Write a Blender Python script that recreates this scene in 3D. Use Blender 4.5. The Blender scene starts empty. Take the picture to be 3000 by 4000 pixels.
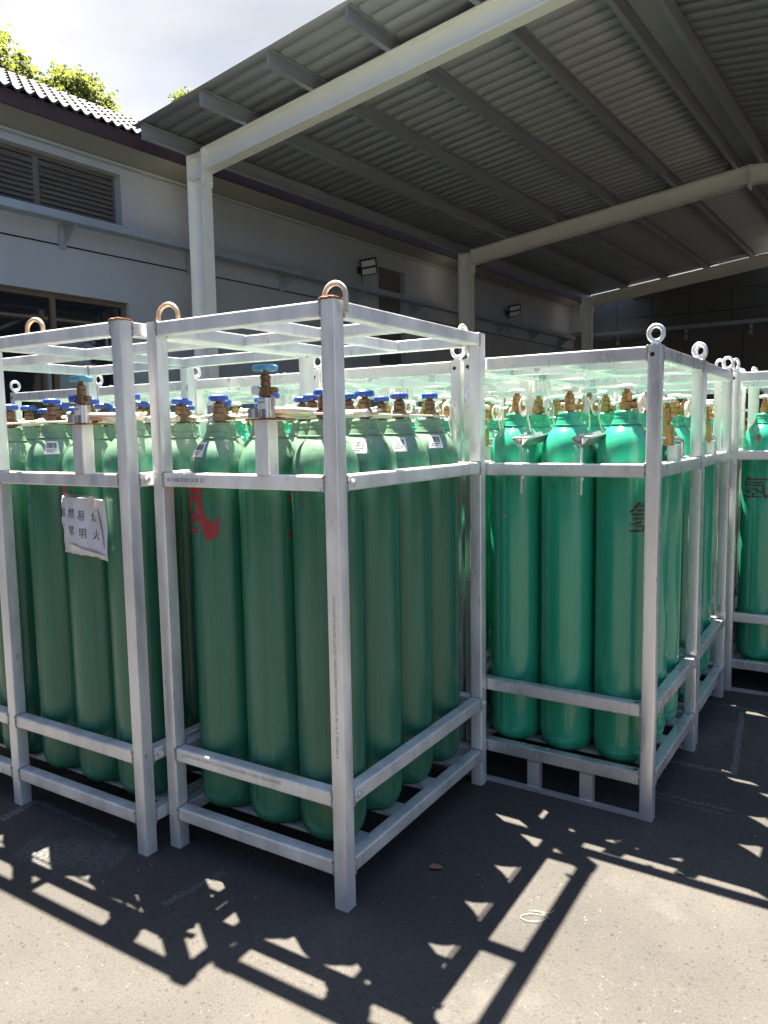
import bpy, math, random
from mathutils import Vector, Matrix
R = math.radians
PI = math.pi
random.seed(7)
scene = bpy.context.scene
col = scene.collection

# ------------------------------------------------------------------ camera
CAM = Vector((1.3559, -1.9124, 1.5471)); YAW, PITCH, ROLL = R(-31.9247), R(-5.8995), R(-0.9604)
fw = Vector((math.sin(YAW)*math.cos(PITCH), math.cos(YAW)*math.cos(PITCH), math.sin(PITCH)))
rt0 = Vector((math.cos(YAW), -math.sin(YAW), 0)); up0 = rt0.cross(fw)
rt = rt0*math.cos(ROLL)+up0*math.sin(ROLL); up = up0*math.cos(ROLL)-rt0*math.sin(ROLL)
cd = bpy.data.cameras.new('camera'); cam = bpy.data.objects.new('camera', cd); col.objects.link(cam)
cd.sensor_width = 36; cd.sensor_fit = 'AUTO'; cd.lens = 2995.74/4000*36
cd.clip_start = 0.05; cd.clip_end = 600
M = Matrix((rt, up, -fw)).transposed().to_4x4(); M.translation = CAM
cam.matrix_world = M
scene.camera = cam

# ------------------------------------------------------------------ world, sun, exposure
SUN_DIR = Vector((-0.3175, 0.2095, 1)).normalized()       # towards the sun
el = math.asin(SUN_DIR.z); az = math.atan2(SUN_DIR.x, SUN_DIR.y)
w = bpy.data.worlds.new('World'); scene.world = w; w.use_nodes = True
nt = w.node_tree; nt.nodes.clear(); L = nt.links
out = nt.nodes.new('ShaderNodeOutputWorld'); bg = nt.nodes.new('ShaderNodeBackground')
sky = nt.nodes.new('ShaderNodeTexSky'); sky.sky_type = 'NISHITA'; sky.sun_disc = False
sky.sun_elevation = el; sky.sun_rotation = az; sky.air_density = .7; sky.dust_density = 1.0; sky.ozone_density = 1.0
tc = nt.nodes.new('ShaderNodeTexCoord'); mp = nt.nodes.new('ShaderNodeMapping'); mp.inputs['Scale'].default_value = (1.0, 1.0, 2.6)
n1 = nt.nodes.new('ShaderNodeTexNoise'); n1.inputs['Scale'].default_value = 2.2; n1.inputs['Detail'].default_value = 6; n1.inputs['Roughness'].default_value = .55
cr = nt.nodes.new('ShaderNodeValToRGB'); cr.color_ramp.elements[0].position = .30; cr.color_ramp.elements[1].position = .62
cr.color_ramp.elements[0].color = (.82, .82, .82, 1); cr.color_ramp.elements[1].color = (.97, .97, .97, 1)
n2 = nt.nodes.new('ShaderNodeTexNoise'); n2.inputs['Scale'].default_value = 3.1; n2.inputs['Detail'].default_value = 4
cc = nt.nodes.new('ShaderNodeValToRGB'); cc.color_ramp.elements[0].position = .35; cc.color_ramp.elements[1].position = .68
cc.color_ramp.elements[0].color = (1.75, 1.80, 1.86, 1); cc.color_ramp.elements[1].color = (2.6, 2.5, 2.4, 1)
mx = nt.nodes.new('ShaderNodeMix'); mx.data_type = 'RGBA'
L.new(tc.outputs['Generated'], mp.inputs[0]); L.new(mp.outputs[0], n1.inputs['Vector']); L.new(mp.outputs[0], n2.inputs['Vector'])
L.new(n1.outputs[0], cr.inputs[0]); L.new(n2.outputs[0], cc.inputs[0])
vm = nt.nodes.new('ShaderNodeVectorMath'); vm.operation = 'DOT_PRODUCT'; vm.inputs[1].default_value = (-.62, .62, .48)
L.new(tc.outputs['Generated'], vm.inputs[0]); mr = nt.nodes.new('ShaderNodeMapRange'); mr.interpolation_type = 'SMOOTHSTEP'
mr.inputs[1].default_value = .45; mr.inputs[2].default_value = .88; mr.inputs[3].default_value = .0; mr.inputs[4].default_value = 1.0
L.new(vm.outputs['Value'], mr.inputs[0]); mu = nt.nodes.new('ShaderNodeMath'); mu.operation = 'MULTIPLY'
L.new(mr.outputs[0], mu.inputs[0]); L.new(cr.outputs[0], mu.inputs[1]); L.new(mu.outputs[0], mx.inputs[0]); L.new(sky.outputs[0], mx.inputs[6]); L.new(cc.outputs[0], mx.inputs[7])
L.new(mx.outputs[2], bg.inputs[0]); bg.inputs[1].default_value = 0.05; L.new(bg.outputs[0], out.inputs[0])

sl = bpy.data.lights.new('sun', 'SUN'); sl.energy = 5.0; sl.angle = R(0.55); sl.color = (1.0, .91, .77)
so = bpy.data.objects.new('sun', sl); col.objects.link(so)
so.rotation_euler = (-SUN_DIR).to_track_quat('-Z', 'Y').to_euler(); so.location = (-3, 2, 20)
scene.view_settings.view_transform = 'Standard'; scene.view_settings.look = 'None'
scene.view_settings.exposure = 3.0; scene.view_settings.gamma = 1; scene.view_settings.use_curve_mapping = False

# ------------------------------------------------------------------ materials
def mat(name, rgb, rough=.5, metal=0., var=.0, scale=6., stretch=(1, 1, 1), bump=0., bscale=40., rgb2=None,
        coat=0., spots=None, spot_t=.66, spot_scale=18., rvar=0., tint=0., spec=None, spots2=None, spot2_t=.7, spot2_scale=60.):
    m = bpy.data.materials.new(name); m.use_nodes = True; nt = m.node_tree; N = nt.nodes; L = nt.links
    b = N['Principled BSDF']; b.inputs['Metallic'].default_value = metal; b.inputs['Roughness'].default_value = rough
    if spec is not None: b.inputs['Specular IOR Level'].default_value = spec
    if coat: b.inputs['Coat Weight'].default_value = coat; b.inputs['Coat Roughness'].default_value = .08
    tc = N.new('ShaderNodeTexCoord'); mp = N.new('ShaderNodeMapping'); mp.inputs['Scale'].default_value = stretch
    oi = N.new('ShaderNodeObjectInfo'); add = N.new('ShaderNodeVectorMath'); add.operation = 'MULTIPLY_ADD'
    add.inputs[1].default_value = (37, 19, 53)
    cmb = N.new('ShaderNodeCombineXYZ')
    for i in range(3): L.new(oi.outputs['Random'], cmb.inputs[i])
    L.new(cmb.outputs[0], add.inputs[0]); L.new(tc.outputs['Object'], add.inputs[2]); L.new(add.outputs[0], mp.inputs[0])
    c2 = rgb2 if rgb2 else tuple(max(0, x*(1-var)) for x in rgb)
    n = N.new('ShaderNodeTexNoise'); n.inputs['Scale'].default_value = scale; n.inputs['Detail'].default_value = 5
    n.inputs['Roughness'].default_value = .6; L.new(mp.outputs[0], n.inputs['Vector'])
    r = N.new('ShaderNodeValToRGB'); r.color_ramp.elements[0].position = .32; r.color_ramp.elements[1].position = .68
    r.color_ramp.elements[0].color = (*c2, 1); r.color_ramp.elements[1].color = (*rgb, 1)
    L.new(n.outputs[0], r.inputs[0]); cur = r.outputs[0]
    def spot(cur, c, t, s):
        sn = N.new('ShaderNodeTexNoise'); sn.inputs['Scale'].default_value = s; sn.inputs['Detail'].default_value = 3
        L.new(mp.outputs[0], sn.inputs['Vector'])
        rr = N.new('ShaderNodeValToRGB'); rr.color_ramp.elements[0].position = t; rr.color_ramp.elements[1].position = t+.03
        L.new(sn.outputs[0], rr.inputs[0]); mm = N.new('ShaderNodeMix'); mm.data_type = 'RGBA'
        L.new(rr.outputs[0], mm.inputs[0]); L.new(cur, mm.inputs[6]); mm.inputs[7].default_value = (*c, 1)
        return mm.outputs[2]
    if spots: cur = spot(cur, spots, spot_t, spot_scale)
    if spots2: cur = spot(cur, spots2, spot2_t, spot2_scale)
    if tint:
        hs = N.new('ShaderNodeHueSaturation'); ma = N.new('ShaderNodeMath'); ma.operation = 'MULTIPLY_ADD'
        ma.inputs[1].default_value = tint; ma.inputs[2].default_value = 1-tint/2
        L.new(oi.outputs['Random'], ma.inputs[0]); L.new(ma.outputs[0], hs.inputs['Value']); L.new(cur, hs.inputs['Color']); cur = hs.outputs[0]
    L.new(cur, b.inputs['Base Color'])
    if rvar:
        mr = N.new('ShaderNodeMapRange'); mr.inputs[1].default_value = .3; mr.inputs[2].default_value = .7
        mr.inputs[3].default_value = rough-rvar; mr.inputs[4].default_value = rough+rvar
        L.new(n.outputs[0], mr.inputs[0]); L.new(mr.outputs[0], b.inputs['Roughness'])
    if bump:
        bn = N.new('ShaderNodeTexNoise'); bn.inputs['Scale'].default_value = bscale; bn.inputs['Detail'].default_value = 4
        L.new(mp.outputs[0], bn.inputs['Vector']); bu = N.new('ShaderNodeBump'); bu.inputs['Strength'].default_value = bump
        bu.inputs['Distance'].default_value = .01
        L.new(bn.outputs[0], bu.inputs['Height']); L.new(bu.outputs[0], b.inputs['Normal'])
    return m

MT = {}
MT['galv_old'] = mat('galvanised_weathered', (.82, .815, .80), .40, .40, rgb2=(.55, .55, .56), scale=9, stretch=(1, 1, .35), bump=.12, bscale=60, rvar=.12, tint=.14,
                     spots=(.38, .39, .41), spot_t=.71, spot_scale=30, spots2=(.12, .10, .09), spot2_t=.745, spot2_scale=70)
MT['galv_new'] = mat('galvanised_bright', (.78, .78, .775), .30, .62, rgb2=(.64, .645, .655), scale=7, stretch=(1, 1, .4), bump=.06, bscale=50, rvar=.08, tint=.1,
                     spots=(.40, .41, .43), spot_t=.69, spot_scale=16)
MT['rust'] = mat('rusty_steel', (.30, .11, .05), .8, .1, rgb2=(.12, .05, .03), scale=30, bump=.4, bscale=120)
MT['lug_rusty'] = mat('lug_worn_yellow', (.62, .48, .32), .45, .3, rgb2=(.40, .22, .13), scale=30, bump=.15)
MT['green_old'] = mat('cylinder_dull_green', (.026, .158, .088), .33, 0, rgb2=(.017, .108, .065), scale=7, stretch=(9, 9, .22), bump=.10, bscale=14, rvar=.08, tint=.18,
                      spots=(.30, .42, .34), spot_t=.715, spot_scale=52, coat=.12)
MT['green_new'] = mat('cylinder_bright_green', (.022, .31, .180), .24, 0, rgb2=(.018, .27, .155), scale=4, stretch=(4, 4, .25), bump=.02, bscale=10, tint=.12, coat=.5,
                      spots=(.16, .34, .25), spot_t=.775, spot_scale=60)
def tone_layer(m, c, z0, z1, amt):  # blends a colour over the base by height
    nt = m.node_tree; N = nt.nodes; L = nt.links; b = N['Principled BSDF']; src = b.inputs['Base Color'].links[0].from_socket
    tc = N.new('ShaderNodeTexCoord'); sp = N.new('ShaderNodeSeparateXYZ'); L.new(tc.outputs['Object'], sp.inputs[0])
    n = N.new('ShaderNodeTexNoise'); n.inputs['Scale'].default_value = 16; n.inputs['Detail'].default_value = 4; L.new(tc.outputs['Object'], n.inputs['Vector'])
    a = N.new('ShaderNodeMath'); a.operation = 'MULTIPLY_ADD'; a.inputs[1].default_value = .10; L.new(n.outputs[0], a.inputs[0]); L.new(sp.outputs[2], a.inputs[2])
    mr = N.new('ShaderNodeMapRange'); mr.inputs[1].default_value = z0; mr.inputs[2].default_value = z1; mr.inputs[4].default_value = amt; L.new(a.outputs[0], mr.inputs[0])
    x = N.new('ShaderNodeMix'); x.data_type = 'RGBA'; L.new(mr.outputs[0], x.inputs[0]); L.new(src, x.inputs[6]); x.inputs[7].default_value = (*c, 1); L.new(x.outputs[2], b.inputs['Base Color'])
tone_layer(MT['galv_old'], (.26, .16, .09), .035, -.01, .9)  # brown rusty dirt at the post feet
tone_layer(MT['green_old'], (.22, .30, .21), 1.34, 1.42, .5)  # settled dust, paled further to put sunlit brightness into the shoulder colour
MT['red'] = mat('stencil_red_paint', (.34, .025, .030), .5, rgb2=(.24, .02, .03), scale=30)
MT['darkred'] = mat('stencil_dark_red_paint', (.10, .02, .03), .5, rgb2=(.06, .02, .03), scale=30)
MT['brass_dark'] = mat('valve_brass_dark', (0.243, 0.149, 0.081), .42, .55, rgb2=(0.144, 0.090, 0.054), scale=50, bump=.1, tint=.2)
MT['brass'] = mat('valve_brass', (0.468, 0.289, 0.111), .35, .65, rgb2=(0.340, 0.196, 0.076), scale=50, tint=.15)
MT['blue'] = mat('handwheel_blue', (0.020, 0.080, 0.400), .35, rgb2=(0.016, 0.060, 0.320), scale=30, coat=.2)
MT['lightblue'] = mat('handwheel_light_blue', (0.085, 0.306, 0.442), .4, rgb2=(0.060, 0.238, 0.374), scale=30)
MT['whitewheel'] = mat('handwheel_white', (0.666, 0.702, 0.684), .4, rgb2=(0.558, 0.612, 0.594), scale=20)
MT['hose'] = mat('hose_white', (.72, .70, .66), .4, .1, rgb2=(.60, .56, .50), scale=30)
MT['pipe'] = mat('manifold_pipe_cream', (.66, .60, .52), .38, .35, rgb2=(.52, .46, .38), scale=20)
MT['steel'] = mat('stainless_block', (.55, .55, .55), .28, .85, rgb2=(.42, .42, .43), scale=12)
MT['white'] = mat('sticker_white', (0.663, 0.663, 0.680), .5, rgb2=(0.561, 0.561, 0.595), scale=60)
MT['ink'] = mat('printed_ink', (.045, .045, .055), .7); MT['inkpost'] = mat('printed_ink_worn', (.13, .13, .14), .7, rgb2=(.45, .45, .45), scale=60)
MT['weld'] = mat('weld_bead', (.42, .41, .40), .5, .4, rgb2=(.20, .17, .15), scale=60, bump=.3, bscale=150)
MT['inkfaint'] = mat('printed_ink_faded', (.34, .34, .35), .7)
MT['paper'] = mat('paper_notice', (0.595, 0.595, 0.646), .55, rgb2=(0.468, 0.459, 0.510), scale=14, bump=.5, bscale=14, spots=(0.340, 0.306, 0.289), spot_t=.69, spot_scale=22)
MT['pinkdot'] = mat('sticker_pink', (.45, .22, .22), .5, rgb2=(.35, .15, .16), scale=60)
MT['tape'] = mat('paper_flap', (.72, .66, .58), .35, rgb2=(.5, .45, .4), scale=20)
MT['cream'] = mat('cream_paint', (.84, .80, .72), .40, rgb2=(.80, .76, .69), scale=2.5, bump=.03, bscale=8, tint=.06)
MT['purlin'] = mat('purlin_galvanised', (0.380, 0.389, 0.408), .45, .3, rgb2=(0.323, 0.332, 0.351), scale=3, stretch=(3, .5, 3))
MT['roofing'] = mat('roof_sheet_grey', (.46, .465, .46), .42, .2, rgb2=(.40, .405, .40), scale=1.2, stretch=(.3, 4, 1), tint=.1)
MT['wall'] = mat('painted_wall_grey', (.37, .375, .39), .75, rgb2=(.325, .33, .34), scale=1.1, stretch=(1, 1, .35), bump=.1, bscale=70)
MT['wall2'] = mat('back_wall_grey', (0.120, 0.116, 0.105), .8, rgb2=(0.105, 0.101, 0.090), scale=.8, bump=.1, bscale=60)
MT['olive'] = mat('soffit_bounce_olive', (.26, .25, .22), .75, rgb2=(.235, .23, .20), scale=.8, bump=.1, bscale=60)  # olive puts the soffit underside's dim, warm bounce light into the colour
MT['fascia'] = mat('fascia_burgundy', (0.045, 0.016, 0.016), .8, rgb2=(0.036, 0.013, 0.013), scale=2)
MT['tile'] = mat('roof_tile_dark', (0.023, 0.024, 0.029), .7, 0, spec=.22, rgb2=(0.015, 0.015, 0.019), scale=12, bump=.15, bscale=30, tint=.3)
MT['louvre'] = mat('louvre_brown_grey', (0.150, 0.128, 0.109), .5, rgb2=(0.105, 0.090, 0.079), scale=3, stretch=(1, .6, 6))
MT['frame'] = mat('window_frame_brown', (0.150, 0.098, 0.071), .45, rgb2=(0.120, 0.079, 0.060), scale=6)
MT['glass'] = mat('dark_window_glass', (.012, .014, .018), .03, 0, spec=.6)
MT['tray'] = mat('tray_grey', (.34, .38, .43), .4, .3, rgb2=(.28, .31, .35), scale=4)
MT['black'] = mat('black_housing', (.02, .02, .022), .5)
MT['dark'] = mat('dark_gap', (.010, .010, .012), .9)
MT['diffuser'] = mat('lamp_lens_white', (0.576, 0.568, 0.544), .3)
MT['pane_light'] = mat('translucent_panel_pale', (0.304, 0.323, 0.343), .4)
MT['leafdry'] = mat('dry_leaf', (.22, .11, .07), .7)
MT['leaf'] = mat('leaf_green', (0.079, 0.101, 0.025), .5, rgb2=(0.036, 0.058, 0.014), scale=2.2, tint=.1)
MT['bark'] = mat('bark', (.10, .07, .05), .9, rgb2=(.06, .045, .035), scale=8, bump=.6, bscale=12)
MT['string'] = mat('string_cream', (0.496, 0.440, 0.336), .8)
_l = MT['leaf'].node_tree; _b = _l.nodes['Principled BSDF']; _b.inputs['Transmission Weight'].default_value = 0
_tr = _l.nodes.new('ShaderNodeBsdfTranslucent'); _ms = _l.nodes.new('ShaderNodeMixShader'); _ms.inputs[0].default_value = .45
_tr.inputs[0].default_value = (.22, .26, .05, 1)
_l.links.new(_b.outputs[0], _ms.inputs[1]); _l.links.new(_tr.outputs[0], _ms.inputs[2])
_l.links.new(_ms.outputs[0], _l.nodes['Material Output'].inputs[0])

# ground: old asphalt, dark between pale grit, with pale traces of past loads
def ground_mat():
    m = bpy.data.materials.new('yard_asphalt'); m.use_nodes = True; nt = m.node_tree; N = nt.nodes; L = nt.links
    b = N['Principled BSDF']; b.inputs['Roughness'].default_value = .85; b.inputs['Specular IOR Level'].default_value = .25
    tc = N.new('ShaderNodeTexCoord')
    def noise(s, d=5, r=.6, vec=None):
        n = N.new('ShaderNodeTexNoise'); n.inputs['Scale'].default_value = s; n.inputs['Detail'].default_value = d; n.inputs['Roughness'].default_value = r
        L.new(vec or tc.outputs['Object'], n.inputs['Vector']); return n.outputs[0]
    def ramp(src, p0, p1, c0, c1):
        r = N.new('ShaderNodeValToRGB'); r.color_ramp.elements[0].position = p0; r.color_ramp.elements[1].position = p1
        r.color_ramp.elements[0].color = (*c0, 1); r.color_ramp.elements[1].color = (*c1, 1); L.new(src, r.inputs[0]); return r.outputs[0]
    def mix(f, a, c, mode='MIX'):
        x = N.new('ShaderNodeMix'); x.data_type = 'RGBA'; x.blend_type = mode
        if isinstance(f, float): x.inputs[0].default_value = f
        else: L.new(f, x.inputs[0])
        L.new(a, x.inputs[6])
        if isinstance(c, tuple): x.inputs[7].default_value = (*c, 1)
        else: L.new(c, x.inputs[7])
        return x.outputs[2]
    base = ramp(noise(1.1, 6), .3, .7, (.041, .0395, .038), (.069, .065, .060))
    fine = ramp(noise(140, 3, .7), .35, .7, (.80, .80, .80), (1.18, 1.16, 1.12))
    c = mix(1.0, base, fine, 'MULTIPLY')
    pits = ramp(noise(48, 4, .75), .36, .42, (.30, .29, .28), (1, 1, 1)); c = mix(.6, c, pits, 'MULTIPLY')
    # short pale scratches and scuffs
    v = N.new('ShaderNodeTexVoronoi'); v.feature = 'DISTANCE_TO_EDGE'; v.inputs['Scale'].default_value = 26
    wv = N.new('ShaderNodeMix'); wv.data_type = 'VECTOR'; wv.inputs[0].default_value = .12
    nn = N.new('ShaderNodeTexNoise'); nn.inputs['Scale'].default_value = 9; L.new(tc.outputs['Object'], nn.inputs['Vector'])
    L.new(tc.outputs['Object'], wv.inputs[4]); L.new(nn.outputs[1], wv.inputs[5]); L.new(wv.outputs[1], v.inputs['Vector'])
    edge = ramp(v.outputs[0], .0, .05, (1, 1, 1), (0, 0, 0))
    patch = ramp(noise(1.7, 4, .65), .50, .66, (0, 0, 0), (1, 1, 1))
    chips = ramp(noise(38, 2, .5), .56, .64, (0, 0, 0), (1, 1, 1))
    f1 = mix(1.0, edge, patch, 'MULTIPLY'); f1 = mix(1.0, f1, chips, 'MULTIPLY')
    c = mix(mix(.5, f1, (0., 0., 0.)), c, (.19, .19, .19))
    dots = ramp(noise(75, 2, .5), .735, .76, (0, 0, 0), (1, 1, 1)); c = mix(dots, c, (.18, .17, .16))
    tone_layer = ramp(noise(2.6, 6, .7), .56, .80, (0, 0, 0), (.55, .55, .55)); c = mix(tone_layer, c, (.105, .100, .094))  # scattered pale dust
    # straight pale traces left by racks that stood here, and a few long cracks
    sx = N.new('ShaderNodeSeparateXYZ'); L.new(tc.outputs['Object'], sx.inputs[0])
    def math_(op, a, b_=None, c_=None):
        m_ = N.new('ShaderNodeMath'); m_.operation = op
        for i, v in enumerate((a, b_, c_)):
            if v is None: continue
            if isinstance(v, (int, float)): m_.inputs[i].default_value = v
            else: L.new(v, m_.inputs[i])
        return m_.outputs[0]
    wob = noise(14, 4, .7)
    rag = ramp(noise(70, 4, .7), .42, .60, (0, 0, 0), (1, 1, 1))
    for (ax, ay, bx, by, wd, amt, colr) in ((-1.568, -.219, -1.602, -.037, .025, .75, (.30, .295, .285)), (-1.60, -.04, -1.05, -.06, .018, .6, (.26, .26, .25)), (-.559, -.275, -.513, -.03, .018, .5, (.24, .24, .235)),
             (.859, 2.54, .927, 1.70, .016, .8, (.28, .27, .26)), (.64, 1.71, .931, 1.703, .022, .7, (.26, .25, .24)), (.64, 1.35, .97, 1.336, .014, .6, (.24, .235, .23)), (.60, 1.31, .95, 1.29, .008, .5, (.24, .235, .23)), (.618, 2.622, 1.1, 2.588, .018, .7, (.24, .235, .225)),
             (-1.3, -.30, -.9, -.16, .10, .45, (.20, .215, .225)), (.70, 1.95, .86, 2.35, .10, .35, (.22, .21, .20)), (-2.6, -.95, -.2, -1.0, .004, .8, (.03, .03, .03)), (-.2, -1.0, .5, -.62, .004, .8, (.03, .03, .03))):
        ln = math.hypot(bx-ax, by-ay); ux, uy = (bx-ax)/ln, (by-ay)/ln
        u_ = math_('MULTIPLY_ADD', sx.outputs[0], ux, math_('MULTIPLY_ADD', sx.outputs[1], uy, -(ax*ux+ay*uy)))
        v_ = math_('MULTIPLY_ADD', sx.outputs[0], -uy, math_('MULTIPLY_ADD', sx.outputs[1], ux, (ax*uy-ay*ux)))
        v_ = math_('MULTIPLY_ADD', wob, wd*2.2, math_('SUBTRACT', v_, wd*1.1))
        mu_ = math_('LESS_THAN', math_('ABSOLUTE', math_('SUBTRACT', u_, ln/2)), ln/2)
        mv_ = N.new('ShaderNodeMapRange'); mv_.inputs[1].default_value = wd*.5; mv_.inputs[2].default_value = wd*1.1; mv_.inputs[3].default_value = amt; mv_.inputs[4].default_value = 0
        L.new(math_('ABSOLUTE', v_), mv_.inputs[0]); f_ = math_('MULTIPLY', mv_.outputs[0], mu_)
        if wd > .006: f_ = math_('MULTIPLY', f_, rag)
        c = mix(f_, c, tuple(q*.72 for q in colr))
    L.new(c, b.inputs['Base Color'])
    bu = N.new('ShaderNodeBump'); bu.inputs['Strength'].default_value = .55; bu.inputs['Distance'].default_value = .006
    L.new(noise(90, 5, .7), bu.inputs['Height']); L.new(bu.outputs[0], b.inputs['Normal'])
    return m
MT['ground'] = ground_mat()

# ------------------------------------------------------------------ mesh builder
class MB:
    def __init__(s): s.v = []; s.f = []; s.mi = []; s.cur = 0
    def add(s, vs, fs):
        o = len(s.v); s.v += [tuple(p) for p in vs]; s.f += [tuple(i+o for i in f) for f in fs]; s.mi += [s.cur]*len(fs)
    def box(s, x0, x1, y0, y1, z0, z1):
        s.add([(x, y, z) for x in (x0, x1) for y in (y0, y1) for z in (z0, z1)],
              [(0, 1, 3, 2), (4, 6, 7, 5), (0, 4, 5, 1), (2, 3, 7, 6), (0, 2, 6, 4), (1, 5, 7, 3)])
    def bar(s, x0, x1, y0, y1, z0, z1, axis, r=.006, n=3):      # square tube with rounded edges along an axis
        lo = [x0, y0, z0]; hi = [x1, y1, z1]; a, b = [i for i in range(3) if i != axis]
        pr = []
        for (sa, sb, st) in ((1, 1, 0), (-1, 1, 90), (-1, -1, 180), (1, -1, 270)):
            ca = (hi[a]-r) if sa > 0 else (lo[a]+r); cb = (hi[b]-r) if sb > 0 else (lo[b]+r)
            for k in range(n):
                t = R(st+90*k/(n-1)); pr.append((ca+r*math.cos(t), cb+r*math.sin(t)))
        m = len(pr); vs = []
        for e in (lo[axis], hi[axis]):
            for (p, q) in pr:
                c = [0, 0, 0]; c[axis] = e; c[a] = p; c[b] = q; vs.append(c)
        fs = [(i, (i+1) % m, m+(i+1) % m, m+i) for i in range(m)] + [tuple(range(m))[::-1], tuple(range(m, 2*m))]
        s.add(vs, fs)
    def lathe(s, prof, c=(0, 0, 0), n=32, cap=True):
        vs = []; fs = []
        for (r, z) in prof:
            for i in range(n):
                t = 2*PI*i/n; vs.append((c[0]+r*math.cos(t), c[1]+r*math.sin(t), c[2]+z))
        for j in range(len(prof)-1):
            for i in range(n):
                fs.append((j*n+i, j*n+(i+1) % n, (j+1)*n+(i+1) % n, (j+1)*n+i))
        if cap: fs.append(tuple(range(n))[::-1]); fs.append(tuple(range((len(prof)-1)*n, len(prof)*n)))
        s.add(vs, fs)
    def tube(s, pts, r, n=8, closed=False, sq=1.0):
        pts = [Vector(p) for p in pts]; m = len(pts); vs = []; fs = []
        pn = None
        for k, p in enumerate(pts):
            if closed: d = pts[(k+1) % m]-pts[k-1]
            else: d = pts[min(k+1, m-1)]-pts[max(k-1, 0)]
            d.normalize()
            if pn is None:
                pn = d.orthogonal().normalized()
            pn = (pn-d*pn.dot(d)).normalized(); bn = d.cross(pn)
            rr = r[k] if isinstance(r, (list, tuple)) else r
            for i in range(n):
                t = 2*PI*i/n; vs.append(p+pn*math.cos(t)*rr+bn*math.sin(t)*rr*sq)
        for k in range(m if closed else m-1):
            for i in range(n):
                a = k*n+i; b = k*n+(i+1) % n; c = ((k+1) % m)*n+(i+1) % n; d_ = ((k+1) % m)*n+i
                fs.append((a, b, c, d_))
        if not closed: fs.append(tuple(range(n))[::-1]); fs.append(tuple(range((m-1)*n, m*n)))
        s.add(vs, fs)
    def cyl(s, p0, p1, r, n=16): s.tube([p0, p1], r, n)
    def prism(s, poly, z0, z1, f=lambda x, y, z: (x, y, z)):
        n = len(poly); vs = [f(x, y, z0) for x, y in poly]+[f(x, y, z1) for x, y in poly]
        s.add(vs, [tuple(range(n))[::-1], tuple(range(n, 2*n))]+[(i, (i+1) % n, n+(i+1) % n, n+i) for i in range(n)])
    def weld(s, p0, p1, r=.0045, seed=0):
        old = s.cur; s.cur = 1; s.weld_(p0, p1, r, seed); s.cur = old
    def weld_(s, p0, p1, r, seed):
        rnd = random.Random(seed); p0 = Vector(p0); p1 = Vector(p1); k = 12
        s.tube([p0.lerp(p1, i/k)+Vector((rnd.uniform(-.0012, .0012), rnd.uniform(-.0012, .0012), 0)) for i in range(k+1)],
               [r*rnd.uniform(.55, 1.35) for _ in range(k+1)], 6)
    def mesh(s, name, mats, smooth=35):
        me = bpy.data.meshes.new(name); me.from_pydata(s.v, [], s.f)
        for m in (mats if isinstance(mats, (list, tuple)) else [mats]): me.materials.append(m)
        if any(s.mi): me.polygons.foreach_set('material_index', s.mi)
        me.update()
        import bmesh
        bm = bmesh.new(); bm.from_mesh(me); bmesh.ops.recalc_face_normals(bm, faces=bm.faces); bm.to_mesh(me); bm.free()
        if smooth:
            me.polygons.foreach_set('use_smooth', [True]*len(me.polygons)); me.set_sharp_from_angle(angle=R(smooth))
        return me
def obj(name, me, parent=None, loc=None, rz=0.):
    o = bpy.data.objects.new(name, me); col.objects.link(o)
    if parent: o.parent = parent
    if loc: o.location = loc
    if rz: o.rotation_euler = (0, 0, rz)
    return o
def build(mb, name, m, parent=None, loc=None, rz=0., smooth=35): return obj(name, mb.mesh(name, m, smooth), parent, loc, rz)
def tag(o, label=None, cat=None, group=None, kind=None):
    if label: o['label'] = label
    if cat: o['category'] = cat
    if group: o['group'] = group
    if kind: o['kind'] = kind
    return o
def thing(name, label, cat, loc=(0, 0, 0), rz=0., group=None):
    o = bpy.data.objects.new(name, None); o.empty_display_size = .2; col.objects.link(o); o.location = loc; o.rotation_euler = (0, 0, rz)
    return tag(o, label, cat, group)
def text_mesh(body, size, m, f, name='printed_text'):
    c = bpy.data.curves.new('t', 'FONT'); c.body = body; c.size = size; c.resolution_u = 2
    c.align_x = 'CENTER'; c.align_y = 'CENTER'
    o = bpy.data.objects.new('t', c); col.objects.link(o); bpy.context.view_layer.update()
    me = bpy.data.meshes.new_from_object(o.evaluated_get(bpy.context.evaluated_depsgraph_get()))
    bpy.data.objects.remove(o); bpy.data.curves.remove(c)
    for v in me.vertices: v.co = Vector(f(v.co.x, v.co.y))
    me.materials.clear(); me.materials.append(m); me.name = name
    return me

# ------------------------------------------------------------------ ground
g = MB(); n = 1
g.add([(-90, -60, 0), (90, -60, 0), (90, 120, 0), (-90, 120, 0)], [(0, 1, 2, 3)])
tag(build(g, 'ground', MT['ground'], smooth=0), kind='structure')

# ------------------------------------------------------------------ frame for canopy and buildings
TH = R(3.45); ORG = Vector((-6.942, 6.362, 0)); HC = 5.5; SL = .115; RIDGE = 5.953
BAYS = (0, 7.736, 15.22); DP = 1.16
def site(o): o.location = ORG; o.rotation_euler = (0, 0, -TH); return o
WA = -.75            # wall plane

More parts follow.
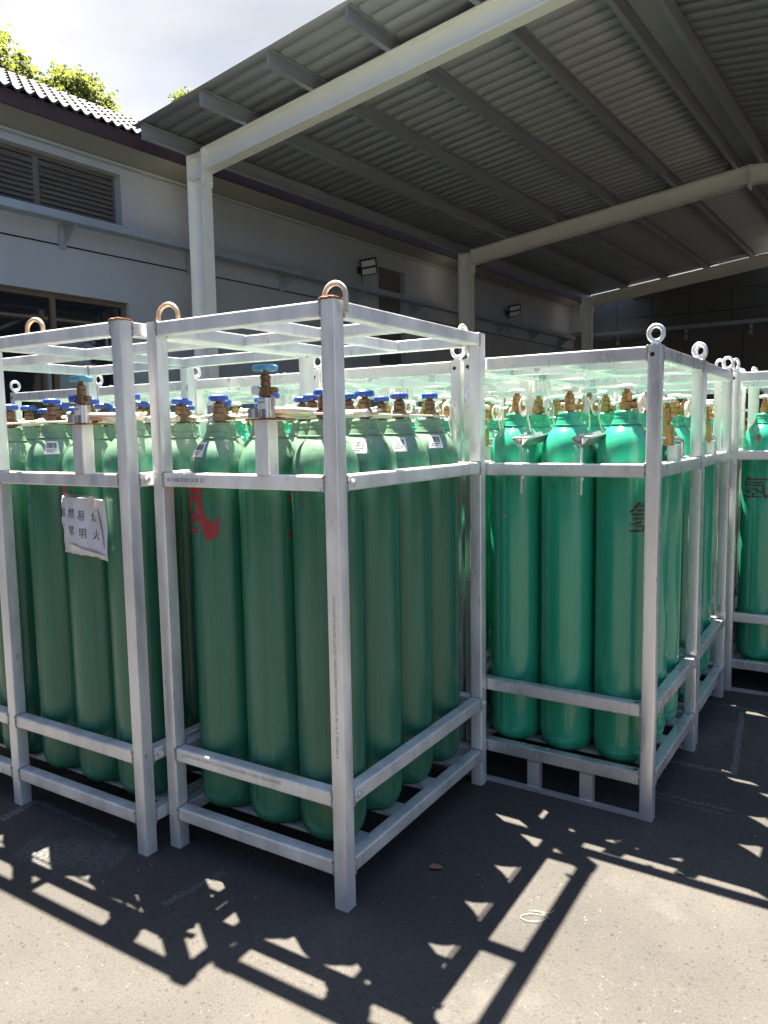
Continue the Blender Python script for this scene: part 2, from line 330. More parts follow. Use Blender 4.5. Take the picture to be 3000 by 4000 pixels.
def left_building():
    t = site(thing('factory_building', 'long grey building with dark tiled roof and louvred vent on the left', 'building'))
    b0, b1 = -16., 16.4
    T = .25
    # wall with real openings: (b0,b1,z0,z1)
    ops = [(-6.2, -.66, 4.38, 5.245), (-6.2, -.62, 1.2, 3.47), (5.6, 6.6, 3.0, 5.0)]
    zs = sorted({0, 1.2, 3.0, 3.47, 4.38, 5.0, 5.245, 5.395}); bs = sorted({b0, -6.2, -.66, -.62, 5.6, 6.6, b1})
    m = MB()
    for i in range(len(bs)-1):
        for j in range(len(zs)-1):
            cb = (bs[i]+bs[i+1])/2; cz = (zs[j]+zs[j+1])/2
            if any(o[0] < cb < o[1] and o[2] < cz < o[3] for o in ops): continue
            m.box(WA-T, WA, bs[i], bs[i+1], zs[j], zs[j+1])
    # merge by leaving coplanar neighbours butted; groove line under the tray
    build(m, 'wall', MT['wall'], t, smooth=0)
    m = MB(); m.box(WA+.001, WA+.006, b0, b1, 4.085, 4.105); build(m, 'wall_groove', MT['dark'], t, smooth=0)
    m = MB(); m.add([(a, b, z) for a, z in ((WA-.02, 5.395), (-.35, 5.497), (-.35, 5.51), (WA-.02, 5.41)) for b in (b0, b1)], [(0, 1, 3, 2), (2, 3, 5, 4), (4, 5, 7, 6), (6, 7, 1, 0), (0, 2, 4, 6), (1, 3, 5, 7)]); build(m, 'eave_soffit', MT['olive'], t, smooth=0)
    m = MB(); m.box(WA-.1, WA+.03, b0, b1, 5.355, 5.394); m.box(WA-.1, WA+.015, b0, b1, 5.335, 5.345)
    build(m, 'cornice', MT['wall'], t, smooth=0)
    m = MB(); m.box(-.35, -.325, b0, b1, 5.498, 5.685); build(m, 'fascia', MT['fascia'], t, smooth=0)
        # hidden rear walls so that the house stands from the side too
    m = MB(); m.box(WA-4, WA-3.8, b0, b1, 0, 5.6); m.box(WA-4, WA-.2, b0-.2, b0, 0, 5.6); m.box(WA-4, WA-.2, b1, b1+.2, 0, 5.6)
    build(m, 'rear_wall', MT['wall'], t, smooth=0)
    # wavy tiles, stepped courses
    m = MB(); pitch = .155; per = 8; slope = math.tan(R(29.5)); ncourse = 6; cl = .285
    nb = int((b1-b0)/pitch*per)
    for c in range(ncourse):
        a0 = -.29-c*cl; a1 = a0-cl-.05; z0 = 5.672+(c*cl)*slope+.046; z1 = z0+(cl+.05)*slope-.045
        vs = []
        for i in range(nb+1):
            b = b0+i*pitch/per; wv = math.sin(2*PI*i/per); wv = .030*(wv if wv > 0 else wv*.6)
            vs += [(a0, b, z0+wv), (a1, b, z1+wv), (a0, b, z0+wv-.034)]
        fs = []
        for i in range(nb):
            p = i*3; q = p+3
            fs += [(p, q, q+1, p+1), (p+2, q+2, q, p)]
        m.add(vs, fs)
    build(m, 'roof', MT['tile'], t, smooth=60)
    m = MB(); zt = 5.672+ncourse*cl*slope
    m.add([(-.29-ncourse*cl, b0, zt-.01), (-.29-ncourse*cl, b1, zt-.01), (WA-4.3, b1, 5.6), (WA-4.3, b0, 5.6)], [(0, 1, 2, 3)]); m.tube([(-.29-ncourse*cl-.03, b0, zt-.03), (-.29-ncourse*cl-.03, b1, zt-.03)], .055, 10)
    m.add([(-.325, b0, 5.668), (-.325, b1, 5.668), (-.29-ncourse*cl, b1, zt-.03), (-.29-ncourse*cl, b0, zt-.03)], [(0, 1, 2, 3)])
    build(m, 'roof_back', MT['tile'], t, smooth=0)
    # louvre
    lv = MB(); fr = .045; rec = .16
    for (y0, y1) in ((-6.2, -4.9), (-4.9, -3.4), (-3.4, -1.86), (-1.86, -.66)):
        lv.box(WA-rec-.03, WA-rec+.02, y0, y0+fr, 4.38, 5.245); lv.box(WA-rec-.03, WA-rec+.02, y1-fr, y1, 4.38, 5.245)
        lv.box(WA-rec-.03, WA-rec+.02, y0+fr, y1-fr, 5.195, 5.245); lv.box(WA-rec-.03, WA-rec+.02, y0+fr, y1-fr, 4.38, 4.43)
    vent = build(lv, 'louvre_vent', MT['louvre'], t, smooth=0)
    sm = MB()
    for (y0, y1) in ((-6.2, -4.9), (-4.9, -3.4), (-3.4, -1.86), (-1.86, -.66)):
        for k in range(11):
            z = 4.445+k*.066
            sm.prism([(WA-rec-.01, z+.076), (WA-rec-.004, z+.079), (WA-rec+.050, z-.006), (WA-rec+.044, z-.010)], y0+fr, y1-fr, lambda a, zz, b: (a, b, zz))
    build(sm, 'louvre_slats', MT['louvre'], vent, smooth=0)
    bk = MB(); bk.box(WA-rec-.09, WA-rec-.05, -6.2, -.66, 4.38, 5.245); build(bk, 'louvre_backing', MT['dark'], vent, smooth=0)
    # window below
    def window(y0, y1, z0, z1, muls, rec=.10, fw_=.07):
        f = MB(); f.box(WA-rec-.04, WA-rec+.03, y0, y1, z1-fw_, z1); f.box(WA-rec-.04, WA-rec+.03, y0, y1, z0, z0+fw_)
        for y in [y0]+muls+[y1-fw_]: f.box(WA-rec-.04, WA-rec+.028, y, y+fw_, z0+fw_, z1-fw_)
        f.box(WA-rec-.03, WA-rec+.05, y0, y1, z1-.02, z1+.0)
        wdw = build(f, 'window', MT['frame'], t, smooth=0)
        p = MB(); p.box(WA-rec-.02, WA-rec-.012, y0+.02, y1-.02, z0+.02, z1-.02); build(p, 'pane', MT['glass'], wdw, smooth=0)
    window(-6.2, -.62, 1.2, 3.47, [-4.7, -3.2, -1.80])
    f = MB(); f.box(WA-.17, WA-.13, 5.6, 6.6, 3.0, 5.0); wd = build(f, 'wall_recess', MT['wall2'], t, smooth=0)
    return t
left_building()

def back_building():
    t = site(thing('warehouse_building', 'dark panelled building closing the yard behind the canopy', 'building'))
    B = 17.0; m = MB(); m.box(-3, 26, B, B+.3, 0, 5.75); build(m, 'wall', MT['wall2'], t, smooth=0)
    m = MB()
    for a in (.45, 1.56, 2.68, 3.86, 5.1, 6.3, 7.5, 8.7, 9.9): m.box(a-.008, a+.008, B-.004, B-.001, 4.66, 5.75)
    for a in (2.11, 4.2, 6.3, 8.4): m.box(a-.008, a+.008, B-.004, B-.001, 0, 4.35)
    build(m, 'panel_joints', MT['dark'], t, smooth=0)
    m = MB(); m.box(-2, 26, B-.02, B, 4.62, 4.64); m.box(-2, 26, B-.05, B, 4.36, 4.40); build(m, 'cornice', MT['wall2'], t, smooth=0)
    # bright clerestory standing back on the roof
    m = MB(); m.box(2.6, 26, B+4, B+4.2, 5.75, 9.5); build(m, 'upper_wall', MT['pane_light'], t, smooth=0)
    for i in range(12):
        w_ = MB(); y = B+3.97; a = 2.7+i*1.3
        w_.box(a, a+1.2, y-.03, y, 5.9, 5.96); w_.box(a, a+1.2, y-.03, y, 7.3, 7.36); w_.box(a, a+.06, y-.03, y, 5.96, 7.3); w_.box(a+1.14, a+1.2, y-.03, y, 5.96, 7.3)
        wo = build(w_, 'window', MT['wall2'], t, smooth=0)
        p_ = MB(); p_.box(a+.06, a+1.14, y-.012, y-.006, 5.96, 7.3); build(p_, 'pane', MT['pane_light'], wo, smooth=0)
    m = MB(); m.box(-3, 26, B-.05, B+14, 5.752, 5.80); build(m, 'roof', MT['wall2'], t, smooth=0)
    return t
back_building()

# duct box in the far corner
m = MB(); m.box(0, .98, 0, .9, 0, .92); m.box(-.02, 1.0, -.02, .9, .92, .95)
m.box(.02, .96, -.006, 0, .03, .05); m.box(.02, .96, -.006, 0, .87, .89); m.box(.02, .04, -.006, 0, .05, .87); m.box(.94, .96, -.006, 0, .05, .87)
o = build(m, 'duct_box', MT['wall'], None, smooth=0)
o.location = site(o).location+Matrix.Rotation(-TH, 3, 'Z')@Vector((-1.36, 16.05, 4.6)); tag(o, 'grey sheet metal box high in the far left corner under the canopy', 'duct')

# trays with brackets
def tray(name, label, p0, p1, zt, side, brs):
    t = site(thing(name, label, 'cable tray')); m = MB(); a0, b0 = p0; a1, b1 = p1
    if side == 'left':
        m.box(WA+.30, WA+.304, b0, b1, zt-.10, zt); m.box(WA+.12, WA+.30, b0, b1, zt-.104, zt-.10); m.box(WA+.12, WA+.124, b0, b1, zt-.10, zt)
        m.box(WA+.28, WA+.30, b0, b1, zt-.004, zt)
    else:
        B = 17.0; m.box(a0, a1, B-.304, B-.30, zt-.10, zt); m.box(a0, a1, B-.30, B-.12, zt-.104, zt-.10)
    build(m, 'channel', MT['tray'], t, smooth=0)
    for c in brs:
        m = MB()
        if side == 'left':
            m.box(WA+.012, WA+.02, c-.055, c+.055, zt-.40, zt-.104)
            m.prism([(WA+.02, zt-.106), (WA+.30, zt-.106), (WA+.30, zt-.15), (WA+.02, zt-.33)], c+.03, c+.036, lambda a, z, b: (a, b, z))
            m.box(WA+.02, WA+.30, c-.05, c+.036, zt-.110, zt-.1045)
            m.cyl((WA+.02, c, zt-.36), (WA+.035, c, zt-.36), .012, 8)
        else:
            m.box(c-.05, c+.05, B-.02, B-.005, zt-.40, zt-.104)
            m.prism([(B-.02, zt-.106), (B-.30, zt-.106), (B-.30, zt-.15), (B-.02, zt-.33)], c-.003, c+.003, lambda b, z, a: (a, b, z))
        build(m, 'bracket', MT['tray'], t, smooth=0)
tray('cable_tray', 'grey steel cable tray on brackets running along the left wall', (0, -16), (0, 15.8), 4.45, 'left', [-12.3, -10.1, -8, -5.9, -3.8, -1.63, .52, 2.62, 4.7, 6.8, 8.9, 11.0, 13.1, 15.2])
tray('cable_tray', 'dark cable tray on brackets along the back wall', (-.6, 17), (14, 17), 4.62, 'back', [.5, 2.6, 4.4, 6.5, 8.6, 10.7])

# wall floodlights
def floodlight(b, z, label):
    t = thing('floodlight', label, 'floodlight', group='wall floodlights'); site(t)
    t.location = ORG+Matrix.Rotation(-TH, 3, 'Z')@Vector((WA+.02, b, z)); 
    arm = MB(); arm.box(0, .02, -.05, .05, -.06, .06); arm.box(.02, .22, -.015, .015, -.015, .015); arm.cyl((.05, .02, -.02), (.05, .06, -.5), .008, 6)
    build(arm, 'arm', MT['black'], t)
    RM = Matrix.Rotation(R(-38), 4, 'Y')@Matrix.Rotation(R(0), 4, 'Z')
    h = MB()
    h.bar(.0, .05, -.20, .20, -.20, .20, 0, .02)
    for k in range(8): h.box(-.03, 0, -.18+k*.05, -.175+k*.05, -.17, .17)
    ho = build(h, 'housing', MT['black'], t, loc=(.24, 0, .05)); ho.rotation_euler = (R(14), R(38), R(-40)); ho.scale = (.85, .85, .85)
    for z0 in (-.17, .03):
        l = MB(); l.box(.051, .056, -.165, .165, z0, z0+.14)
        for k in range(6): l.box(.056, .062, -.16+k*.055, -.135+k*.055, z0+.02, z0+.12)
        build(l, 'lens', MT['diffuser'], ho, smooth=0)
floodlight(4.9, 4.80, 'black twin panel floodlight on the left wall, the nearer of two')
floodlight(11.5, 4.72, 'black twin panel floodlight on the left wall, the farther of two')

# ------------------------------------------------------------------ steel canopy
def canopy():
    t = site(thing('steel_canopy', 'cream steel framed canopy with grey corrugated sheet roof over the yard', 'canopy'))
    D_, fb, tw, tf = .308, .19, .012, .014
    def zt(a): return HC+SL*(a if a <= RIDGE else 2*RIDGE-a)
    for b in BAYS:
        for a_, s in ((0, 1), (2*RIDGE, -1)):
            m = MB(); cw = .30
            x0, x1 = (a_, a_+s*cw); xa, xb = sorted((x0, x1))
            m.box(xa, xa+tf, b-fb/2, b+fb/2, 0, HC-.005); m.box(xb-tf, xb, b-fb/2, b+fb/2, 0, HC-.004)
            m.box(xa+tf, xb-tf, b-tw/2, b+tw/2, 0, HC-.006)
            for z in (HC-.02, HC-.34): m.box(xa+tf, xb-tf, b-fb/2+.004, b+fb/2-.004, z, z+.012)
            m.box(xa-.05, xb+.05, b-.16, b+.16, 0, .02)
            c = build(m, 'column', MT['cream'], t, smooth=0)
            # end plate with bolts
            m = MB(); xe = x1; m.box(min(xe, xe+s*.022), max(xe, xe+s*.022), b-fb/2-.002, b+fb/2+.002, HC-.46, HC+.03)
            for z in (HC-.07, HC-.16, HC-.27, HC-.40):
                for sy in (-.06, .06): m.cyl((xe+s*.022, b+sy, z), (xe+s*.05, b+sy, z), .016, 6)
            build(m, 'end_plate', MT['cream'], t, smooth=0)
        for s in (1, -1):
            m = MB(); A0 = .322; A1 = RIDGE-.012
            def P(a, y, dz): aa = a if s > 0 else 2*RIDGE-a; return (aa, y, HC+SL*a+dz)
            for (y0, y1, d0, d1) in ((-fb/2, fb/2, -tf, 0), (-fb/2, fb/2, -D_, -D_+tf), (-tw/2, tw/2, -D_+tf, -tf)):
                m.add([P(a, b+y, dz) for a in (A0, A1) for y in (y0, y1) for dz in (d0, d1)],
                      [(0, 1, 3, 2), (4, 6, 7, 5), (0, 4, 5, 1), (2, 3, 7, 6), (0, 2, 6, 4), (1, 5, 7, 3)])
            build(m, 'rafter', MT['cream'], t, smooth=0)
        m = MB(); m.box(RIDGE-.012, RIDGE+.012, b-fb/2-.002, b+fb/2+.002, HC+SL*RIDGE-D_-.10, HC+SL*RIDGE+.01)
        for z in (-.06, -.16, -.26, -.36): m.cyl((RIDGE-.04, b-.05, HC+SL*RIDGE+z), (RIDGE+.04, b-.05, HC+SL*RIDGE+z), .014, 6)
        build(m, 'ridge_plate', MT['cream'], t, smooth=0)
    y0, y1 = -.85, 15.9
    for a in [0, DP, 2*DP, 3*DP, 4*DP, 5.70, 2*RIDGE-5.70]+[2*RIDGE-k*DP for k in (4, 3, 2, 1, 0)]:
        m = MB(); z = zt(a); s = 1 if a < RIDGE else -1; h = .20; fl = .065*s; q = .004
        e = SL*s
        xx = lambda u, v: tuple(sorted((u, v)))
        m.box(*xx(a, a+q*s), y0, y1, z+.003, z+h)
        m.box(*xx(a+q*s, a+fl), y0, y1, z+.003, z+.007); m.box(*xx(a+q*s, a+fl), y0, y1, z+h-.004, z+h)
        m.box(*xx(a+fl, a+fl+q*s), y0, y1, z+.003, z+.022); m.box(*xx(a+fl, a+fl+q*s), y0, y1, z+h-.02, z+h)
        for b in BAYS:
            m.box(*xx(a-.008*s, a-.002*s), b-.05, b+.05, z+.003, z+h-.03)
            m.box(*xx(a-.06*s, a-.008*s), b-.05, b+.05, z+.003, z+.009)
        build(m, 'purlin', MT['purlin'], t, smooth=0)
    # corrugated sheets: trapezoid ribs running down the slope
    def sheet(a_lo, a_hi, s):
        m = MB(); pitch = .235; prof = [(0, 0), (.178, 0), (.196, .026), (.213, .026)]
        n = int((15.95+.9)/pitch); vs = []; k = 0
        for i in range(n+1):
            for (q, h) in prof:
                b = -.9+i*pitch+q
                for a in (a_lo, a_hi):
                    aa = a if s > 0 else 2*RIDGE-a
                    vs.append((aa, b, HC+SL*a+.203+h))
                k += 1
        m.add(vs, [(2*i, 2*i+1, 2*i+3, 2*i+2) for i in range(k-1)])
        o = build(m, 'roof_sheet', MT['roofing'], t, smooth=20)
        sd = o.modifiers.new('thickness', 'SOLIDIFY'); sd.thickness = .0015; sd.offset = 1
    sheet(-.12, RIDGE-.04, 1); sheet(-.12, RIDGE-.04, -1)
    m = MB(); m.add([(a, b, HC+SL*a+.17+z) for a in (1.0, 4.9) for b in (15.93, 16.96) for z in (0, .01)], [(0, 1, 3, 2), (4, 6, 7, 5), (0, 4, 5, 1), (2, 3, 7, 6), (0, 2, 6, 4), (1, 5, 7, 3)])
    m.add([(a, b, HC+SL*a+.17+z) for a in (-.1, .42) for b in (15.93, 16.96) for z in (0, .01)], [(0, 1, 3, 2), (4, 6, 7, 5), (0, 4, 5, 1), (2, 3, 7, 6), (0, 2, 6, 4), (1, 5, 7, 3)]) if False else None
    m.box(.98, 4.9, 16.93, 16.985, 5.6, HC+SL*.98+.2)
    m.add([(a, b, z) for a in (.98, 4.9) for b in (16.93, 16.985) for z in (HC+SL*.98+.2, HC+SL*a+.24)], [(0, 1, 3, 2), (4, 6, 7, 5), (0, 4, 5, 1), (2, 3, 7, 6), (0, 2, 6, 4), (1, 5, 7, 3)]); build(m, 'added_gap_cover', MT['wall2'], t, smooth=0)  # added closure, shuts out the bright gap above the back wall
    m = MB()
    for s in (1, -1):
        vs = []
        for a in (RIDGE-.45, RIDGE):
            aa = a if s > 0 else 2*RIDGE-a
            vs += [(aa, -.95, HC+SL*a+.245), (aa, 16.05, HC+SL*a+.245)]
        m.add(vs, [(0, 1, 3, 2)])
    rc = build(m, 'ridge_cap', MT['roofing'], t, smooth=0); sd = rc.modifiers.new('t', 'SOLIDIFY'); sd.thickness = .002
    m = MB()                                                  # flat liner under the ridge
    m.box(5.70+.075, 2*RIDGE-5.70-.075, -.85, 15.9, HC+SL*5.70+.19, HC+SL*5.70+.193); build(m, 'ridge_liner', MT['roofing'], t, smooth=0)
canopy()

# sagging cable along the back
m = MB(); m.tube([(.55+i*.45, 16.9, 5.02-.12*math.sin(PI*min(1, i/16))+.01*i) for i in range(22)], .011, 6)
o = site(build(m, 'cable', MT['black'])); tag(o, 'thin dark cable sagging along the back wall', 'cable')

# ------------------------------------------------------------------ trees behind the tiled roof
def tree(loc, h, rad, sd, label, leaves, blobs):
    rnd = random.Random(sd); t = thing('tree', label, 'tree', loc, group='trees behind the tiled roof')
    m = MB(); m.tube([(0, 0, 0), (.1, .05, h*.3), (-.05, .1, h*.55), (.05, 0, h*.8)], [.22, .17, .12, .05], 10)
    for k in range(9):
        a = rnd.uniform(0, 2*PI); z = h*rnd.uniform(.45, .7); l = rad*rnd.uniform(.5, .9)
        m.tube([(0, 0, z), (l*.5*math.cos(a), l*.5*math.sin(a), z+l*.35), (l*math.cos(a), l*math.sin(a), z+l*.8)], [.08, .05, .015], 6)
    build(m, 'trunk', MT['bark'], t)
    m = MB(); cl = []
    for (bx, by, bz, br) in blobs:
        for _ in range(int(26*br*br)+6):
            while True:
                d = Vector((rnd.uniform(-1, 1), rnd.uniform(-1, 1), rnd.uniform(-1, 1)))
                if .25 < d.length < 1: break
            d *= br*(.55+.45*rnd.random()); cl.append((Vector((bx, by, bz))+d, rnd.uniform(.20, .40)))
    per = max(1, leaves//len(cl))
    for c, r in cl:
        for _ in range(per):
            p = c+Vector((rnd.gauss(0, r*.6), rnd.gauss(0, r*.6), rnd.gauss(0, r*.5)))
            s_ = rnd.uniform(.11, .19); w_ = s_*.42
            q = Vector((rnd.gauss(0, 1), rnd.gauss(0, 1), rnd.gauss(-.4, .7))).normalized()
            sd_ = q.cross(Vector((rnd.uniform(-1, 1), rnd.uniform(-1, 1), rnd.uniform(-1, 1)))).normalized(); nn = q.cross(sd_)*s_*.12
            m.add([p, p+q*s_*.5+sd_*w_+nn, p+q*s_, p+q*s_*.5-sd_*w_+nn], [(0, 1, 2, 3)])
    build(m, 'crown', MT['leaf'], t, smooth=0)
def sitepos(a, b): v = ORG+Matrix.Rotation(-TH, 3, 'Z')@Vector((a, b, 0)); return (v.x, v.y, 0)
tree(sitepos(-15, 4.9), 14, 3, 3, 'green tree behind the tiled roof, at the left edge', 26000, [(0, 0, 12.5, 2.0), (-.6, .9, 12.9, 1.4), (0, -1.4, 13.2, 1.7), (0, 1.9, 11.9, 1.2), (-.6, 0, 11, 2.2)])
tree(sitepos(-15.3, 8.35), 13.6, 3, 5, 'green bushy tree behind the tiled roof, right of the edge tree', 26000, [(0, -.2, 12.75, 1.25), (0, .6, 12.7, 1.15), (0, 1.1, 12.0, .95), (0, -1.2, 12.1, 1.0), (-.5, 0, 11.3, 1.8)])
tree(sitepos(-15, 13.6), 14.0, 2.2, 9, 'small green treetop showing between tiled roof and canopy edge', 9000, [(0, -.45, 14.05, .6), (0, .3, 14.2, .55), (0, .2, 12.9, 1.3)])

# ------------------------------------------------------------------ gas cylinders
RC = .116
def body_profile(h):   # z measured from the bottom, h = height of the neck line
    p = [(.0, .012), (.03, .006), (.07, .004), (.090, .012), (.105, .032), (.113, .058), (RC, .09), (RC, h-.125)]
    p += [(.1145, h-.098), (.110, h-.076), (.1015, h-.054), (.089, h-.034), (.074, h-.016), (.062, h-.004), (.060, h)]
    return p
HN = 1.395           # bottom to neck line
def cyl_meshes():
    D = {}
    for k, mt_ in (('old', MT['green_old']), ('new', MT['green_new'])):
        m = MB(); m.lathe(body_profile(HN)+[(.064, HN+.0005), (.064, HN+.003), (.0585, HN+.0045), (.052, HN+.022)], n=40); D['body_'+k] = m.mesh('body', mt_, 50)
        m = MB(); m.lathe([(.048, HN+.018), (.0495, HN+.024), (.0495, HN+.034), (.047, HN+.038), (.047, HN+.041), (.0485, HN+.044), (.0475, HN+.052), (.043, HN+.057), (.020, HN+.058)], n=28)
        D['ring_'+k] = m.mesh('neck_ring', mt_, 50)
    z = HN+.055
    for k, mt_ in (('old', MT['brass_dark']), ('new', MT['brass'])):
        m = MB(); m.lathe([(.014, z), (.016, z+.01)], n=16)
        m.bar(-.019, .019, -.0165, .0165, z+.008, z+.036, 2, .004)
        m.lathe([(.015, z+.036), (.018, z+.04), (.018, z+.056), (.015, z+.06), (.0165, z+.062), (.0165, z+.072), (.010, z+.076), (.008, z+.10)], n=12)
        m.tube([(.015, 0, z+.022), (.040, 0, z+.022)], .011, 10); m.tube([(.038, 0, z+.022), (.046, 0, z+.022)], .013, 6)
        D['valve_'+k] = m.mesh('valve', mt_, 35)
    def wheel(mt_, r, lobes, h, zc, dome):
        m = MB(); n = 48; rings = []
        prof = [(.30, -.35), (.93, -.45), (1.0, -.1), (.98, .25), (.86, .45), (.55, .5+dome), (.18, .5+dome)]
        vs = []
        for (rr, hz) in prof:
            for i in range(n):
                t = 2*PI*i/n; w_ = r*rr*(1+(.035*math.cos(lobes*t) if rr > .8 else 0)); zz = zc+h*hz+(h*.22*(1-math.cos(lobes*t))/2 if hz < 0 and rr > .8 else 0)
                vs.append((w_*math.cos(t), w_*math.sin(t), zz))
        fs = [(j*n+i, j*n+(i+1) % n, (j+1)*n+(i+1) % n, (j+1)*n+i) for j in range(len(prof)-1) for i in range(n)]
        fs += [tuple(range(n))[::-1], tuple(range((len(prof)-1)*n, len(prof)*n))]
        m.add(vs, fs); return m.mesh('handwheel', mt_, 40)
    D['wheel_old'] = wheel(MT['blue'], .035, 8, .025, z+.092, .06)
    D['wheel_new'] = wheel(MT['whitewheel'], .035, 8, .018, z+.095, .15)
    D['wheel_outlet'] = wheel(MT['lightblue'], .041, 8, .022, 0, .05)
    # coiled white pigtail of the bright cylinders
    for v in range(3):
        rnd = random.Random(40+v); m = MB(); pts = []
        for i in range(46):
            t = 2*PI*i/15; rr = .034+.006*math.sin(i*.5+v); pts.append((.058+.022*i/46+rnd.uniform(-.0006, .0006), rr*.55*math.cos(t), z+.030+rr*1.05*math.sin(t)))
        pts += [(.085, .01, z-.02), (.088, .018, z-.06), (.080, .035, z-.10), (.085, .06, z-.12)]
        m.tube(pts, .0034, 6); D['hose_new%d' % v] = m.mesh('pigtail', MT['hose'], 60)
        m = MB()
        m.tube([(.046, 0, z+.022), (.075, .004, z+.026), (.105, .012, z+.030), (.13, .02, z+.036), (.125, .05, z+.040), (.09, .075, z+.042)], .0052, 6, sq=.6)
        m.tube([(.043, 0, z+.022), (.058, 0, z+.023)], .014, 6)
        D['hose_old%d' % v] = m.mesh('pigtail', MT['pipe'], 60)
    # bar-code sticker on the shoulder
    m = MB(); pf = body_profile(HN)
    def shoulder(u, v): # u angle offset (m), v 0..1 down the dome
        za = HN-.014-v*.052
        for (r0, z0), (r1, z1) in zip(pf[:-1], pf[1:]):
            if z0 <= za <= z1: r_ = r0+(r1-r0)*(za-z0)/(z1-z0+1e-9); break
        t = u/.1; return r_, za, t
    def sp(u, v, off): r_, za, t = shoulder(u, v); r_ += off; return (r_*math.cos(t), r_*math.sin(t), za+off)
    nu, nv = 8, 5
    m.add([sp(-.028+.056*i/nu, j/nv, .0012) for j in range(nv+1) for i in range(nu+1)],
          [(j*(nu+1)+i, j*(nu+1)+i+1, (j+1)*(nu+1)+i+1, (j+1)*(nu+1)+i) for j in range(nv) for i in range(nu)])
    m.cur = 1; rnd = random.Random(5); u = -.022
    while u < .020:
        wd = rnd.choice((.0012, .0022, .003)); m.add([sp(u, v, .0022) for v in (.15, .55)]+[sp(u+wd, v, .0022) for v in (.55, .15)], [(0, 1, 2, 3)]); u += wd+rnd.choice((.0012, .002))
    for r_ in range(2): m.add([sp(-.020, .66+r_*.13, .0022), sp(.016-.01*r_, .66+r_*.13, .0022), sp(.016-.01*r_, .71+r_*.13, .0022), sp(-.020, .71+r_*.13, .0022)], [(0, 1, 2, 3)])
    D['sticker'] = m.mesh('sticker', [MT['white'], MT['ink']], 40)
    return D
CM = cyl_meshes()

# painted character (hydrogen), convex strokes in units of the glyph, clipped into strips and bent round the cylinder
STK = [[(655, 805), (712, 822), (545, 985), (515, 965)], [(700, 850), (732, 850), (732, 890), (680, 890)], [(744, 850), (1075, 850), (1075, 890), (744, 890)],
       [(640, 925), (732, 925), (732, 960), (620, 960)], [(744, 925), (1020, 925), (1020, 960), (744, 960)],
       [(555, 990), (732, 990), (732, 1025), (550, 1025)], [(744, 990), (1010, 990), (1010, 1025), (744, 1025)],
       [(955, 1025), (1010, 1025), (1022, 1180), (965, 1180)], [(965, 1180), (1022, 1180), (1075, 1290), (1040, 1312), (985, 1260)], [(1040, 1312), (1045, 1225), (1080, 1225), (1080, 1290)],
       [(560, 1060), (732, 1060), (732, 1088), (560, 1088)], [(744, 1060), (890, 1060), (850, 1090), (744, 1090)], [(850, 1085), (890, 1062), (780, 1140), (744, 1132)],
       [(720, 1110), (718, 1150), (545, 1182), (527, 1165)], [(800, 1098), (970, 1150), (960, 1188), (770, 1122)],
       [(610, 1185), (720, 1185), (720, 1208), (610, 1208)], [(738, 1185), (885, 1185), (885, 1213), (738, 1213)], [(738, 1213), (782, 1213), (778, 1256), (738, 1256)],
       [(515, 1258), (708, 1258), (706, 1290), (515, 1290)], [(726, 1258), (945, 1258), (940, 1290), (726, 1290)]]
BRUSH = STK[:7]+[[(945, 1025), (1015, 1025), (1030, 1120), (962, 1130)], [(962, 1130), (1030, 1120), (1075, 1195), (1010, 1250)], [(1010, 1250), (1075, 1195), (1130, 1225), (1090, 1310), (1050, 1322)],
                 [(1130, 1225), (1160, 1178), (1185, 1200), (1165, 1290), (1090, 1310)]]+STK[10:]
def glyph(strokes, k, z, m_, thick=1.0, xs=1.0):
    m = MB()
    def clip(poly, x, keep):
        o = []
        for i in range(len(poly)):
            p, q = poly[i-1], poly[i]; a = (p[0]-x)*keep; b = (q[0]-x)*keep
            if a >= 0: 
                if b >= 0: o.append(q)
                else: t = a/(a-b); o.append((x, p[1]+t*(q[1]-p[1])))
            elif b >= 0: t = a/(a-b); o.append((x, p[1]+t*(q[1]-p[1]))); o.append(q)
        return o
    for s in strokes:
        cx = sum(p[0] for p in s)/len(s); cy = sum(p[1] for p in s)/len(s)
        P = [((p[0]-795)*k*xs, -(cy+(p[1]-cy)*thick-1055)*k) for p in s]
        x = min(p[0] for p in P); x1 = max(p[0] for p in P)
        while x < x1:
            c = clip(clip(P, x, 1), x+.006, -1)
            if len(c) >= 3:
                vs = [((RC+.0012)*math.cos(u/RC), (RC+.0012)*math.sin(u/RC), z+v) for u, v in c]
                m.add(vs, [tuple(range(len(vs)))])
            x += .006
    return m.mesh('painted_character', m_, 40)
GL = {'red': glyph(BRUSH, .00045, 1.16, MT['red'], 1.45, .86), 'dark': glyph(STK, 1/4065, 1.03, MT['darkred']),
      'dot': glyph([[(795+26*math.cos(a), 1055+26*math.sin(a)) for a in [2*PI*i/10 for i in range(10)]]], 1/4065, 1.01, MT['pinkdot']), 'chip': glyph([[(760, 1000), (800, 990), (815, 1030), (805, 1110), (770, 1120), (755, 1060)]], 1/3000, 1.31, MT['rust'])}

